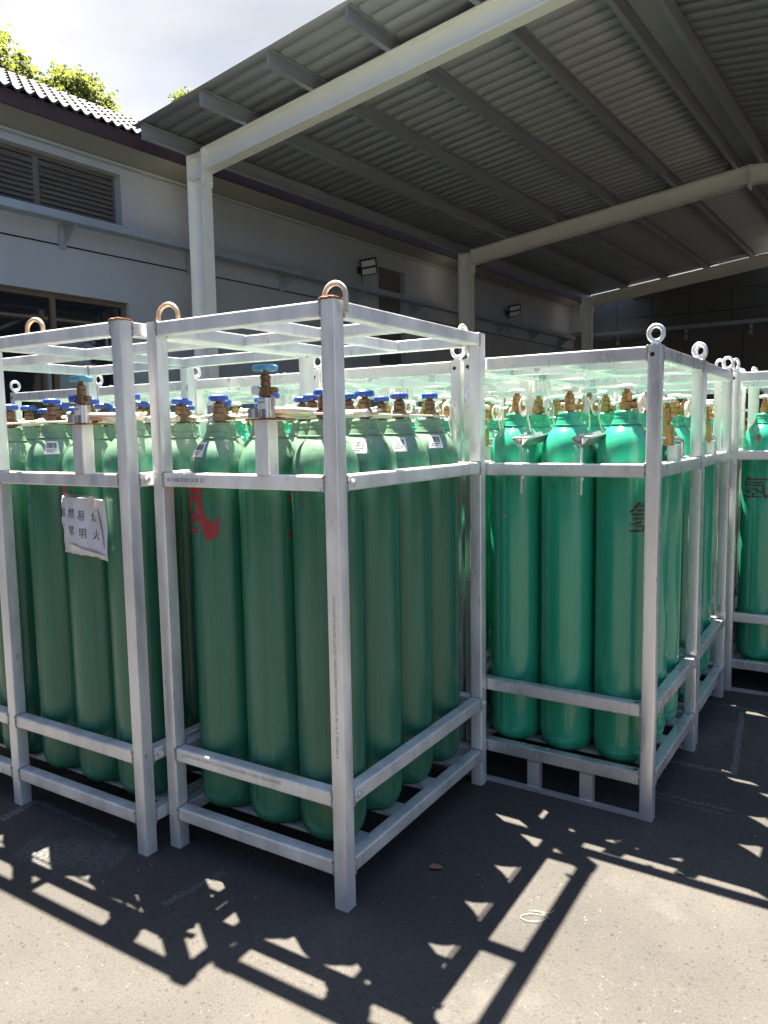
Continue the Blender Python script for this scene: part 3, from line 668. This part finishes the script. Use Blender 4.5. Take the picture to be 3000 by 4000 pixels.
VISIBLE = None      # filled in below: cylinders nothing of which shows are left out
ROW = ['front row', 'second row', 'third row', 'back row']
NCYL = 0
def cylinder(kind, x, y, z, rackpos, rackrz, label, group, yaw, extras=()):
    c, s = math.cos(rackrz), math.sin(rackrz)
    X = rackpos[0]+x*c-y*s; Y = rackpos[1]+x*s+y*c
    t = thing('gas_cylinder', label, 'gas cylinder', (X, Y, z), yaw, group); t.scale = (1, 1, random.uniform(.993, 1.004))
    b = obj('body', CM['body_'+kind], t); obj('neck_ring', CM['ring_'+kind], b); v = obj('valve', CM['valve_'+kind], t)
    v.scale = (1.22, 1.22, 1.0); wh = obj('handwheel', CM['wheel_'+kind], t); wh.rotation_euler = (0, 0, random.uniform(0, 1))
    obj('pigtail', CM['hose_%s%d' % (kind, random.randrange(3))], t)
    for (what, ang) in extras:
        if what == 'sticker': obj('sticker', CM['sticker'], t, rz=R(ang)-yaw)
        else: obj({'dot': 'round_sticker', 'chip': 'rust_chip'}.get(what, 'painted_character'), GL[what], t, rz=R(ang)-yaw)
    return t

# ------------------------------------------------------------------ rack frames
def rail_bar(x0, x1, y0, y1, z0, z1, axis, welds, seed):
    m = MB(); m.bar(x0, x1, y0, y1, z0, z1, axis, .005, 3)
    if welds:
        if axis == 0:
            for xe in (x0, x1): m.weld((xe, y0, z0-.002), (xe, y0, z1+.001), seed=seed); m.weld((xe, y0, z1), (xe, y1, z1), seed=seed+1)
        else:
            for ye in (y0, y1): m.weld((x1, ye, z0-.002), (x1, ye, z1+.001), seed=seed+2); m.weld((x0, ye, z1), (x1, ye, z1), seed=seed+3)
    return m
_cache = {}
def rack(kind, right, front, rz, label, W, D, H, S, lv, welds=False, mids=(), group='cylinder racks'):
    """origin = front right corner on the ground, x to the left is negative"""
    t = thing('cylinder_rack', label, 'cylinder rack', (right, front, 0), R(rz), group)
    G = MT['galv_old'] if kind == 'old' else MT['galv_new']
    def part(name, key, make, loc=(0, 0, 0), mt_=None):
        k = (kind, W, D, welds, key)
        if k not in _cache: _cache[k] = make().mesh(name, [mt_ or G, MT['weld']], 18)
        return obj(name, _cache[k], t, loc)
    def post(h):
        m = MB(); m.bar(0, S, 0, S, 0, h, 2, .006, 4); return m
    for (x, y) in ((-S, 0), (-W, 0), (-S, D-S), (-W, D-S)): part('post', 'post', lambda: post(H), (x, y, 0))
    for xm in mids:
        for y in (0, D-S): part('post', 'midpost', lambda: post(H-.058), (xm, y, 0))
    i = .0015
    for nm, (z0, z1) in lv.items():
        segs = [-W]+sorted(mids)+[-S] if nm != 'top' else [-W, -S]
        for k in range(len(segs)-1):
            a0 = segs[k]+S; a1 = segs[k+1]
            for y in (i, D-S+i):
                part('rail', 'x%s%d' % (nm, k) , lambda: rail_bar(a0, a1, 0, S-2*i, z0, z1, 0, welds, 11), (0, y, 0))
        for x in (-S+i, -W+i):
            part('rail', 'y'+nm, lambda: rail_bar(0, S-2*i, S, D-S, z0, z1, 1, welds, 31), (x, 0, 0))
    zt0, zt1 = lv['top']; zb = lv['low'][1]
    if kind == 'old' or welds or int(front*10) == 11: part('top_bar', 'tby', lambda: rail_bar(-W/2-S/2+.01, -W/2+S/2-.01, S, D-S, zt0+.003, zt1-.004, 1, False, 0))
    ym = .46 if kind == 'old' else D/2-.02
    for k, (a0, a1) in enumerate(((-W+S, -W/2-S/2+.01), (-W/2+S/2-.01, -S)) if (kind == 'old' or welds) else ()):
        part('top_bar', 'tbx%d' % k, lambda: rail_bar(a0, a1, ym, ym+S, zt0+.002, zt1-.003, 0, False, 0))
    nrow = 4 if D > 1 else 3
    for k in range(nrow):
        yc = S+(D-2*S)*(k+.5)/nrow
        part('floor_slat', 'slat', lambda: (lambda m: (m.box(-W+S, -S, -.045, .045, zb-.020, zb-.008), m)[1])(MB()), (0, yc, 0))
    if kind == 'new':
        for y in (0, D-.012):
            part('foot_strip', 'foot', lambda: (lambda m: (m.box(-W+S, -S, .0, .012, .002, .022), m.box(-W+S, -S, .002, .045 if True else 0, .002, .006), m)[2])(MB()), (0, y if y == 0 else D-.05, 0))
            for xf in (-.50, -.27):
                def up():
                    m = MB(); m.bar(0, .052, 0, .045, .006, lv['low'][0]-.0005, 2, .003); m.weld((0, 0, lv['low'][0]-.004), (.052, 0, lv['low'][0]-.004), .003, 5); m.weld((0, 0, .01), (.052, 0, .01), .004, 6); return m
                part('fork_stop', 'stop', up, (xf-.026, .004 if y == 0 else D-.049, 0))
    return t
def eye_lug(t, x, y, z, rz):                     # lifting eye on a collar
    if 'eye' not in _cache:
        m = MB(); m.tube([(.026*math.cos(a), 0, (.044)+.029*math.sin(a)) for a in [2*PI*i/20 for i in range(20)]], .0088, 8, closed=True)
        m.lathe([(.020, 0), (.020, .006), (.012, .012), (.010, .02)], n=14); _cache['eye'] = m.mesh('lifting_eye', MT['galv_new'], 50)
    return obj('lifting_eye', _cache['eye'], t, (x, y, z), rz)
def bolt(t, x, y, z, d='x'):
    k = 'bolt'+d
    if k not in _cache:
        m = MB(); v = Vector((1, 0, 0)) if d == 'x' else Vector((0, -1, 0))
        m.tube([(0, 0, 0), v*.003], .013, 16); m.tube([v*.003, v*.010], .0095, 6); _cache[k] = m.mesh('bolt', MT['galv_new'], 35)
    return obj('bolt', _cache[k], t, (x, y, z))

LV_OLD = dict(top=(1.900, 1.948), mid=(1.368, 1.417), upper_low=(.3435, .3935), low=(.112, .161))
LV_NEW = dict(top=(1.7995, 1.853), mid=(1.3588, 1.4118), upper_low=(.4165, .4686), low=(.1385, .1916))

def outlet_valve(t, x, y, z0, label_side=-1, cap='white'):
    """stub post on the front rail carrying a steel block and the tall outlet valve"""
    m = MB(); m.bar(x-.030, x+.028, y, y+.052, z0, z0+.178, 2, .004); build(m, 'stub_post', MT['galv_old'], t, smooth=18)
    m = MB(); m.box(x-.055, x+.075, y-.012, y+.085, z0+.178, z0+.183); build(m, 'base_plate', MT['rust'], t, smooth=0)
    m = MB(); m.lathe([(.027, 0), (.0285, .002), (.0285, .066), (.026, .068)], (x, y+.03, z0+.183), 28)
    m.bar(x-.065, x-.020, y+.01, y+.05, z0+.186, z0+.216, 2, .004)
    bl = build(m, 'manifold_block', MT['steel'], t)
    m = MB(); m.add([(x+.0295*math.cos(R(a)), y+.03+.0295*math.sin(R(a)), z0+.183+zz) for zz in (.030, .062) for a in (-125, -105, -85, -65, -50)], [(i, i+1, i+6, i+5) for i in range(4)])
    m.cur = 1
    for k in range(7): a = -118+k*9; m.add([(x+.0298*math.cos(R(a+d)), y+.03+.0298*math.sin(R(a+d)), z0+.183+zz) for zz in (.048, .056) for d in (0, 4)], [(0, 1, 3, 2)])
    for zz in (.036, .042): m.add([(x+.0298*math.cos(R(a)), y+.03+.0298*math.sin(R(a)), z0+.183+zz+d) for d in (0, .0016) for a in (-118, -90, -62)], [(0, 1, 4, 3), (1, 2, 5, 4)])
    build(m, 'sticker', [MT['white'], MT['ink']], bl, smooth=0)
    zb = z0+.251; m = MB()
    m.lathe([(.013, 0), (.016, .004), (.016, .02)], (x, y+.03, zb), 12); m.bar(x-.018, x+.022, y+.013, y+.047, zb+.008, zb+.034, 2, .003)
    m.lathe([(.014, .034), (.0165, .036), (.0165, .052), (.0145, .054), (.0175, .056), (.0175, .07), (.013, .072), (.008, .075), (.008, .09)], (x, y+.03, zb), 12)
    m.tube([(x+.018, y+.03, zb+.022), (x+.045, y+.03, zb+.022)], .010, 8); v = build(m, 'outlet_valve', MT['brass_dark'], t)
    m = MB(); m.tube([(x-.018, y+.024, zb+.022), (x-.022, y+.02, zb+.022), (x-.040, y+.012, zb+.022), (x-.043, y+.010, zb+.022)], [.012, .0165, .0165, .013], 16)
    build(m, 'cap', MT['white'] if cap == 'white' else MT['blue'], v)
    obj('handwheel', CM['wheel_outlet'], v, (x, y+.03, zb+.094))

# --- rack B: nearest
RB = rack('old', 0, 0, 0, 'weathered galvanised rack nearest the camera with rusty corner tops', .8192, 1.0892, 1.95, .0526, LV_OLD, True)
RA_W = 1.615
RA = rack('old', -.8313, -.1004, -.21, 'wide weathered rack at the left with paper notice taped inside', RA_W, 1.10, 1.955, .0526, LV_OLD, True, mids=(-.8322,))
def u_lug(t, x, y, z, rz, m_, w_=.036, h=.05):
    m = MB(); pts = [(-w_, 0, -.04)]+[(-w_*math.cos(PI*i/14), 0, h*.25+(h*.75)*math.sin(PI*i/14)) for i in range(15)]+[(w_, 0, -.04)]
    m.tube(pts, .0082, 10); o = build(m, 'lifting_lug', m_, t, (x, y, z)); o.rotation_euler = (0, 0, rz); return o
u_lug(RB, -.020, .036, 1.95, R(8), MT['pipe']); u_lug(RB, -.735, .030, 1.95, R(4), MT['lug_rusty'], .046, .058)
u_lug(RB, -.06, 1.0, 1.93, R(90), MT['pipe']); u_lug(RA, -.52, .028, 1.95, R(3), MT['lug_rusty'], .046, .05)
u_lug(RA, -.09, 1.02, 1.95, R(5), MT['pipe'])
for (tk, xs) in ((RB, (-.0263,)), (RA, (-.0263,))):
    for xx in xs:
        m = MB(); rnd = random.Random(3)
        m.tube([(xx-.028, -.001, 1.952), (xx-.015, -.002, 1.955), (xx, -.001, 1.953), (xx+.014, .0, 1.956), (xx+.027, 0, 1.953), (xx+.028, .02, 1.955), (xx+.028, .05, 1.953)], [.003, .004, .005, .0035, .005, .004, .003], 6)
        m.box(xx-.0262, xx+.0262, .001, .0515, 1.9501 if tk is RB else 1.9551, 1.957); build(m, 'rusty_cap', MT['rust'], tk)
for z in (1.393, .368):
    bolt(RB, 0, .082, z, 'x'); bolt(RB, 0, 1.0892-.028, z, 'x'); bolt(RA, 0, .085, z, 'x')
outlet_valve(RB, -.296, -.004+.0, 1.4165, cap='white'); outlet_valve(RA, -.262, -.004, 1.4165, cap='blue')

# header pipes
def header(t, pts, r=.0135):
    m = MB(); m.tube(pts, r, 14); return build(m, 'header_pipe', MT['pipe'], t)
header(RB, [(-.30, .06, 1.625), (-.262, .11, 1.625), (-.235, .30, 1.618)]); header(RB, [(-.135, .06, 1.612), (-.135, 1.0, 1.612)], .0042)
header(RB, [(-.76, .30, 1.615), (-.08, .30, 1.615)]); header(RB, [(-.30, .07, 1.62), (-.33, .18, 1.618), (-.33, .95, 1.618)])
header(RA, [(-.26, .05, 1.625), (-.22, .07, 1.625), (-.03, .10, 1.62)]); header(RA, [(-1.56, .30, 1.615), (-.06, .30, 1.615)]); header(RA, [(-1.50, .12, 1.612), (-.36, .12, 1.612)], .0042)
# print on the steel
tm = lambda body, size, m_, f, t: obj('printed_text', text_mesh(body, size, m_, f), t)
tm('YBTH 8848/ 0 601102 61217J0T 0000X50X0504 7105-5078791-90 --A-X YBTH 880 4', .015, MT['inkpost'], lambda x, y: (-.0263+y, -.0006, .78-x), RB)
tm('011100 0/10/ U-20 12', .020, MT['ink'], lambda x, y: (-.655+x, .0008, 1.393+y), RB)
tm('2160-7161/05-0 NATO Z117 0400X50X0001 11130J 150X003NIN', .017, MT['inkfaint'], lambda x, y: (-.50+x, .0008, .375+y), RB)
# paper notice, taped, curving over the cylinders
def notice():
    x0, x1, z1, z0 = -1.285, -1.012, 1.325, 1.095
    def f(u, v, off=0.):                        # u 0..1 across, v 0..1 up
        x = x0+(x1-x0)*u; z = z0+(z1-z0)*v-.008*u*(1-v)-.008*u*v
        y = -.056+.004*math.sin(u*9+1)+.003*math.sin(v*7+u*4)+(.006*max(0, .18-u)/.18)
        return (x, y-off, z)
    m = MB(); n = 24
    def edge(u, v):
        if v < .01: v = .02*math.sin(u*15)**2+(.03 if u < .7 else .03-.05*(u-.7)/.3)
        if u < .01: u = .012*math.sin(v*20)
        return u, v
    m.add([f(*edge(i/n, j/n)) for j in range(n+1) for i in range(n+1)], [(j*(n+1)+i, j*(n+1)+i+1, (j+1)*(n+1)+i+1, (j+1)*(n+1)+i) for j in range(n) for i in range(n)])
    o = build(m, 'paper_notice', MT['paper'], smooth=60); sd = o.modifiers.new('t', 'SOLIDIFY'); sd.thickness = .0006; sd.offset = 1
    tag(o, 'torn white paper notice with handwritten black characters taped behind the left rack front', 'notice')
    # characters
    for body, cx, cz, s in (('易', .030, .71, .038), ('燃', .245, .71, .042), ('易', .47, .69, .042), ('爆', .73, .68, .042), ('禁', .24, .42, .042), ('明', .50, .40, .042), ('火', .76, .395, .042)):
        def g_(x, y, cx=cx, cz=cz):
            u = cx+x/(x1-x0); v = cz+y/(z1-z0)
            return f(max(u, .004), v, .0015)
        obj('handwritten_character', text_mesh(body, s, MT['ink'], g_, 'handwritten_character'), o)
    m = MB(); m.add([f(.60, .93, .002), f(.66, 1.04, .002), f(.76, 1.04, .004), f(.78, .95, .006), f(.74, .86, .012), f(.68, .84, .010)], [(0, 1, 2, 3, 4, 5)])
    m.add([f(.70, .80, .0018), f(.80, .84, .003), f(.92, .38, .008), f(.94, .16, .002), f(.88, .30, .0018)], [(0, 1, 2, 3, 4)])
    m.add([f(.10, .19, .002), f(.30, .20, .008), f(.52, .15, .010), f(.95, .09, .004), f(.97, .045, .002), f(.55, .045, .002), f(.14, .07, .002)], [(0, 1, 2, 3, 4, 5, 6)])
    build(m, 'torn_flap', MT['tape'], o)
    m = MB(); m.add([f(.02, .985, .001), f(1.0, .965, .001), f(1.0, 1.03, .001), f(.02, 1.05, .001)], [(0, 1, 2, 3)]); tape1 = m; m = MB(); m.add([f(1.0, .24, .001), f(1.12, .20, .002), f(1.22, .29, .006), f(1.10, .22, .008)], [(0, 1, 2, 3)])
    
    mm = bpy.data.materials.new('clear_tape'); mm.use_nodes = True; bb = mm.node_tree.nodes['Principled BSDF']; bb.inputs['Base Color'].default_value = (.6, .62, .6, 1); bb.inputs['Alpha'].default_value = .22; bb.inputs['Roughness'].default_value = .2
    build(m, 'clear_tape', mm, o); build(tape1, 'clear_tape', mm, o)
notice()

# cylinders of the two weathered racks
CNT3 = ['left', 'middle', 'right']; CNT6 = ['first', 'second', 'third', 'fourth', 'fifth', 'sixth']
def fill(t, kind, W, D, S, z, cols, rows, rackname, group, extras={}, names=None, seg=None, skip=()):
    xs = seg or [-W+S+(W-2*S)*(k+.5)/cols for k in range(cols)]
    for r_ in range(rows):
        for c_, x in enumerate(xs):
            if (c_, r_) in skip: continue
            y = S+(D-2*S)*(r_+.5)/rows
            rown = ROW[r_] if rows == 4 or r_ < 2 else 'back row'
            lab = '%s gas cylinder, %s, %s, in %s' % ('dull green' if kind == 'old' else 'bright green', rown, (names or CNT3)[c_], rackname)
            cylinder(kind, x+random.uniform(-.002, .002), y+random.uniform(-.002, .002), z, t.location, t.rotation_euler.z, lab, group, R(random.uniform(-60, 35) if kind == 'new' else (random.uniform(70, 110) if c_ == cols-1 else random.uniform(10, 75))), extras.get((c_, r_), ()))
ST = 'sticker'
fill(RB, 'old', .8192, 1.0892, .0526, .150, 3, 4, 'the rack nearest the camera', 'dull green cylinders with blue handwheels',
     {(0, 0): ((ST, -100), ('red', -127)), (1, 0): (('red', 30),), (2, 0): (), (2, 1): ((ST, -70),), (2, 2): ((ST, -60), ('red', -152)), (2, 3): ((ST, -48),), (1, 1): ((ST, -60),), (0, 1): ((ST, -70),)})
half = .8322; xa = [-half+.0526+(half-2*.0526)*(k+.5)/3 for k in range(3)]; xb = [-RA_W+.0526+(RA_W-half-.0526)*(k+.5)/3 for k in range(3)]
fill(RA, 'old', RA_W, 1.10, .0526, .150, 6, 4, 'the wide left rack', 'dull green cylinders with blue handwheels',
     {(3, 0): ((ST, -40),), (4, 0): (('red', -142),), (2, 0): ((ST, -60),), (1, 0): ((ST, -60),)}, names=[n_+' from left' for n_ in CNT6], seg=xb+xa)

# --- bright racks in lines behind
NEWS = [  # right x, front y, yaw, label, short name
    (.7112, 1.08, -1.4, 'bright galvanised rack with fork slots, right of and behind the nearest rack', 'the bright rack with fork slots'),
    (-.135, 1.13, -.6, 'bright rack just behind the nearest rack, second line, second from right', 'second line rack behind the nearest rack'),
    (-.985, 1.16, .3, 'galvanised rack in second line, third from right, behind the wide rack', 'third rack from right, second line'),
    (-1.835, 1.18, 0, 'galvanised rack in second line, fourth from right, behind the wide rack', 'fourth rack from right, second line'),
    (-2.69, 1.18, 0, 'galvanised rack in second line, fifth from right', 'fifth rack from right, second line'),
    (.725, 1.945, -.6, 'bright rack directly behind the fork slot rack, rightmost of third line', 'rightmost rack of third line'),
    (-.12, 1.99, .4, 'bright rack in third line, second from right', 'second rack from right, third line'),
    (-.97, 2.02, 0, 'bright rack in third line, third from right', 'third rack from right, third line'),
    (-1.82, 2.03, 0, 'bright rack in third line, fourth from right', 'fourth rack from right, third line'),
    (-2.67, 2.04, 0, 'bright rack in third line, fifth from right', 'fifth rack from right, third line'),
    (1.522, 2.87, -.5, 'bright rack cut off by the right edge of the photo', 'the rack cut by the right photo edge'),
    (.675, 2.86, .3, 'bright rack in fourth line, left of the rack cut by the edge', 'second rack from right, fourth line'),
    (-.18, 2.88, 0, 'bright rack in fourth line, third from right', 'third rack from right, fourth line'),
    (-1.03, 2.89, 0, 'bright rack in fourth line, fourth from right', 'fourth rack from right, fourth line'),
    (1.53, 3.75, 0, 'bright rack in the fifth and last line, rightmost', 'rightmost rack of last line'),
    (.68, 3.76, 0, 'bright rack in the fifth and last line, second from right', 'second rack from right, last line'),
    (-.17, 3.76, 0, 'bright rack in the fifth and last line, third from right', 'third rack from right, last line'),
]
WN, DN, HNW, SN = .8192, .8343, 1.8555, .0514
for k, (x, y, a, lab, short) in enumerate(NEWS):
    t = rack('new', x, y, a, lab, WN, DN, HNW, SN, LV_NEW, k == 0)
    for i_, (ex, ey) in enumerate(((-SN/2, SN/2), (-WN+SN/2, SN/2), (-SN/2, DN-SN/2), (-WN+SN/2, DN-SN/2))):
        eye_lug(t, ex, ey, HNW, R([20, 55, 5, 70][i_]+k*13 % 40))
    for (px_, nm) in ((-SN/2, 'a'), (-WN+SN/2, 'b')):
        if 'hole' not in _cache:
            m = MB(); m.tube([(0, -.0006, 0), (0, .004, 0)], .0085, 14); _cache['hole'] = m.mesh('lashing_hole', MT['dark'], 0)
        obj('lashing_hole', _cache['hole'], t, (px_-.006, 0, HNW-.034))
    if k in (0, 5):
        for z in (.4690, .1920):
            for yy in (DN-SN-.028, .0+SN+.02):
                if 'hh' not in _cache:
                    m = MB(); m.tube([(0, 0, -.004), (0, 0, .0006)], .008, 14); _cache['hh'] = m.mesh('bolt_hole', MT['dark'], 0)
                if yy > .3 or True: obj('bolt_hole', _cache['hh'], t, (-SN/2, yy, z-.0004 if yy > .3 else z-.0004))
            if k == 0: obj('bolt_hole', _cache['hh'], t, (-SN-.022, SN/2, z-.0004))
    ex = {}
    if k == 0: ex = {(2, 0): (('dark', -33),), (0, 0): (('dot', -92),), (1, 0): (('chip', -20),)}
    if k == 10: ex = {(0, 0): (('dark', -106), ('chip', -100), ('chip', -55))}
    bolt(t, -WN*.62, SN+.004, 1.80, 'y')
    fill(t, 'new', WN, DN, SN, .168, 3, 3, short, 'bright green cylinders with white handwheels', ex)
    # side manifold: steel outlet at the right rail
    m = MB(); m.tube([(-.05, .18, 1.50), (-.05, .52, 1.50)], .011, 10); m.tube([(-.05, .52, 1.50), (-.05, .60, 1.49), (-.05, .62, 1.45), (-.05, .62, 1.42)], .009, 8); build(m, 'header_pipe', MT['steel'], t)
    m = MB(); m.bar(-.075, -.022, .30, .345, 1.475, 1.56, 2, .004); m.lathe([(.013, 0), (.013, .012), (.019, .014), (.019, .05), (.015, .055), (.016, .07), (.009, .075), (.009, .09)], (-.049, .322, 1.56), 14)
    m.tube([(-.049, .322, 1.60), (-.010, .322, 1.60)], .010, 8)
    v = build(m, 'outlet_valve', MT['brass'], t); obj('handwheel', CM['wheel_new'], v, (-.049, .322, 1.66-HN-.15))
    m = MB(); m.bar(-SN+.004, -.006, .33, .335+.06, 1.412, 1.478, 2, .003); build(m, 'stub_post', MT['galv_new'], t, smooth=18)
    if k in (0, 1, 10):   # V shaped hold-down clamps between the front cylinders
        for cxx in (-.556, -.301):
            m = MB(); z = 1.512
            def V(y, z_, w_): return [(cxx-w_, y, z_), (cxx, y, z_-.034), (cxx+w_, y, z_)]
            for (ya, za, yb, zb_) in ((-.004, z, .17, z+.030),):
                p = V(ya, za, .034); q = [(v_[0]+.055, v_[1], v_[2]) for v_ in V(yb, zb_, .034)]; th = .004
                for s_ in (0, 1):
                    A_, B_, C_, D_ = p[s_], p[s_+1], q[s_+1], q[s_]
                    m.add([A_, B_, C_, D_]+[(v_[0], v_[1], v_[2]-th) for v_ in (A_, B_, C_, D_)], [(0, 1, 2, 3), (7, 6, 5, 4), (0, 4, 5, 1), (1, 5, 6, 2), (2, 6, 7, 3), (3, 7, 4, 0)])
            m.add([(cxx-.036, -.006, z+.001), (cxx+.036, -.006, z+.001), (cxx+.044, .028, z+.006), (cxx-.028, .028, z+.006), (cxx-.036, -.006, z+.006), (cxx+.036, -.006, z+.006), (cxx+.044, .028, z+.011), (cxx-.028, .028, z+.011)],
                  [(0, 1, 2, 3), (4, 5, 6, 7), (0, 1, 5, 4), (1, 2, 6, 5), (2, 3, 7, 6), (3, 0, 4, 7)])
            cl = build(m, 'hold_down_clamp', MT['steel'], t, smooth=0)
            m = MB(); m.tube([(cxx-.004, .020, 1.285), (cxx-.004, .020, 1.53)], .0052, 8); m.tube([(cxx-.004, .020, z+.006), (cxx-.004, .020, z+.020)], .0105, 6); m.tube([(cxx-.004, .020, 1.345), (cxx-.004, .020, 1.357)], .0105, 6)
            build(m, 'clamp_bolt', MT['galv_new'], cl)

# long weathered pipe laid across racks behind
m = MB(); m.tube([(-2.3, 2.35, 1.8999), (-.25, 2.35, 1.8999)], .044, 18); o = build(m, 'steel_pipe', mat('pipe_weathered', (.36, .36, .35), .6, .3, rgb2=(.22, .22, .21), scale=8))
tag(o, 'weathered dark grey steel pipe lying across the rack tops behind', 'pipe')

# ------------------------------------------------------------------ small things on the ground
m = MB(); m.add([(0, 0, .004), (.02, .012, .012), (.045, .006, .010), (.055, -.006, .005), (.03, -.018, .009), (.01, -.012, .006)], [(0, 1, 2, 3, 4, 5)])
o = build(m, 'fallen_leaf', MT['leafdry'], loc=(.10, .36, 0), rz=.4); tag(o, 'dry brown leaf on the ground beside the nearest rack', 'leaf')
m = MB(); m.add([(0, 0, .003), (.012, .010, .006), (.034, .004, .003), (.014, -.006, .005)], [(0, 1, 2, 3)])
o = build(m, 'fallen_leaf', mat('leaf_pale', (.30, .33, .16), .6), loc=(.86, .77, 0), rz=-.3); tag(o, 'small pale green leaf on the shaded ground at the right', 'leaf')
m = MB(); pts = [(.0+.06*math.cos(t)*(1-.25*i/26), .03*math.sin(t)+.001*i, .004+.004*abs(math.sin(i))) for i, t in [(i, .35+2*PI*1.25*i/26) for i in range(27)]]
m.tube([Vector(p)*.8 for p in pts]+[(.055, .035, .003), (.07, .05, .003)], .0009, 5); o = build(m, 'string_loop', MT['string'], loc=(.535, .27, 0), rz=.5); tag(o, 'loop of thin cream string lying in the sunlit gap', 'string')
rnd = random.Random(12)
m = MB()
for _ in range(420):
    x = rnd.uniform(-2.5, 2.2); y = rnd.uniform(-1.6, 2.6); s = rnd.uniform(.0012, .0032)
    if -.83 < x < 0 and 0 < y < 1.09: continue
    m.add([(x-s, y, .0), (x, y-s, .0), (x+s, y, .0), (x, y+s*1.2, .0), (x+s*.1, y, s*.9)], [(0, 1, 4), (1, 2, 4), (2, 3, 4), (3, 0, 4)])
tag(build(m, 'grit', mat('grit_pale', (.30, .29, .27), .9), smooth=0), kind='stuff')

# ------------------------------------------------------------------ unseen sheds round the yard, mirrored in glass and steel, also blocking sky light
def shed(x0, x1, y0, y1, h, label, front):
    t = thing('open_shed', label, 'shed', (0, 0, 0), 0, 'open sheds round the yard')
    m = MB(); m.box(x0, x1, y0, y1, h, h+.15); build(m, 'roof', MT['tile'], t, smooth=0)
    m = MB()
    if front == 'x': m.box(x1-.2, x1, y0, y1, 0, h)
    else: m.box(x0, x1, y0, y0+.2, 0, h)
    build(m, 'wall', MT['wall2'], t, smooth=0)
    m = MB(); c0, c1 = (y0, y1) if front == 'x' else (x0, x1); k = c0
    def P(c, z): return (x0+.1, c, z) if front == 'x' else (c, y1-.1, z)
    while k < c1-.1:
        cm = MB(); px_, py_, _ = P(k, 0); cm.box(px_-.1, px_+.1, py_-.1, py_+.1, 0, h-.002); build(cm, 'column', MT['wall2'], t, smooth=0)
        m.tube([P(k, h-2), P(min(k+4, c1), h-.1)], .05, 6); m.tube([P(min(k+4, c1), h-2), P(k, h-.1)], .05, 6); k += 4
    m.tube([P(c0, h-2.05), P(c1, h-2.05)], .07, 6); m.tube([P(c0, h-.35), P(c1, h-.35)], .1, 6); build(m, 'brace', MT['wall2'], t, smooth=0)
shed(12, 22, -9, 20, 6.6, 'open steel shed across the yard, reflected in the dark windows', 'x')
shed(-14, 12, -20, -9.5, 7.5, 'open steel shed behind the camera, added out of view to block sky light', 'y')  # unseen occluder added behind the camera, cuts the sky fill
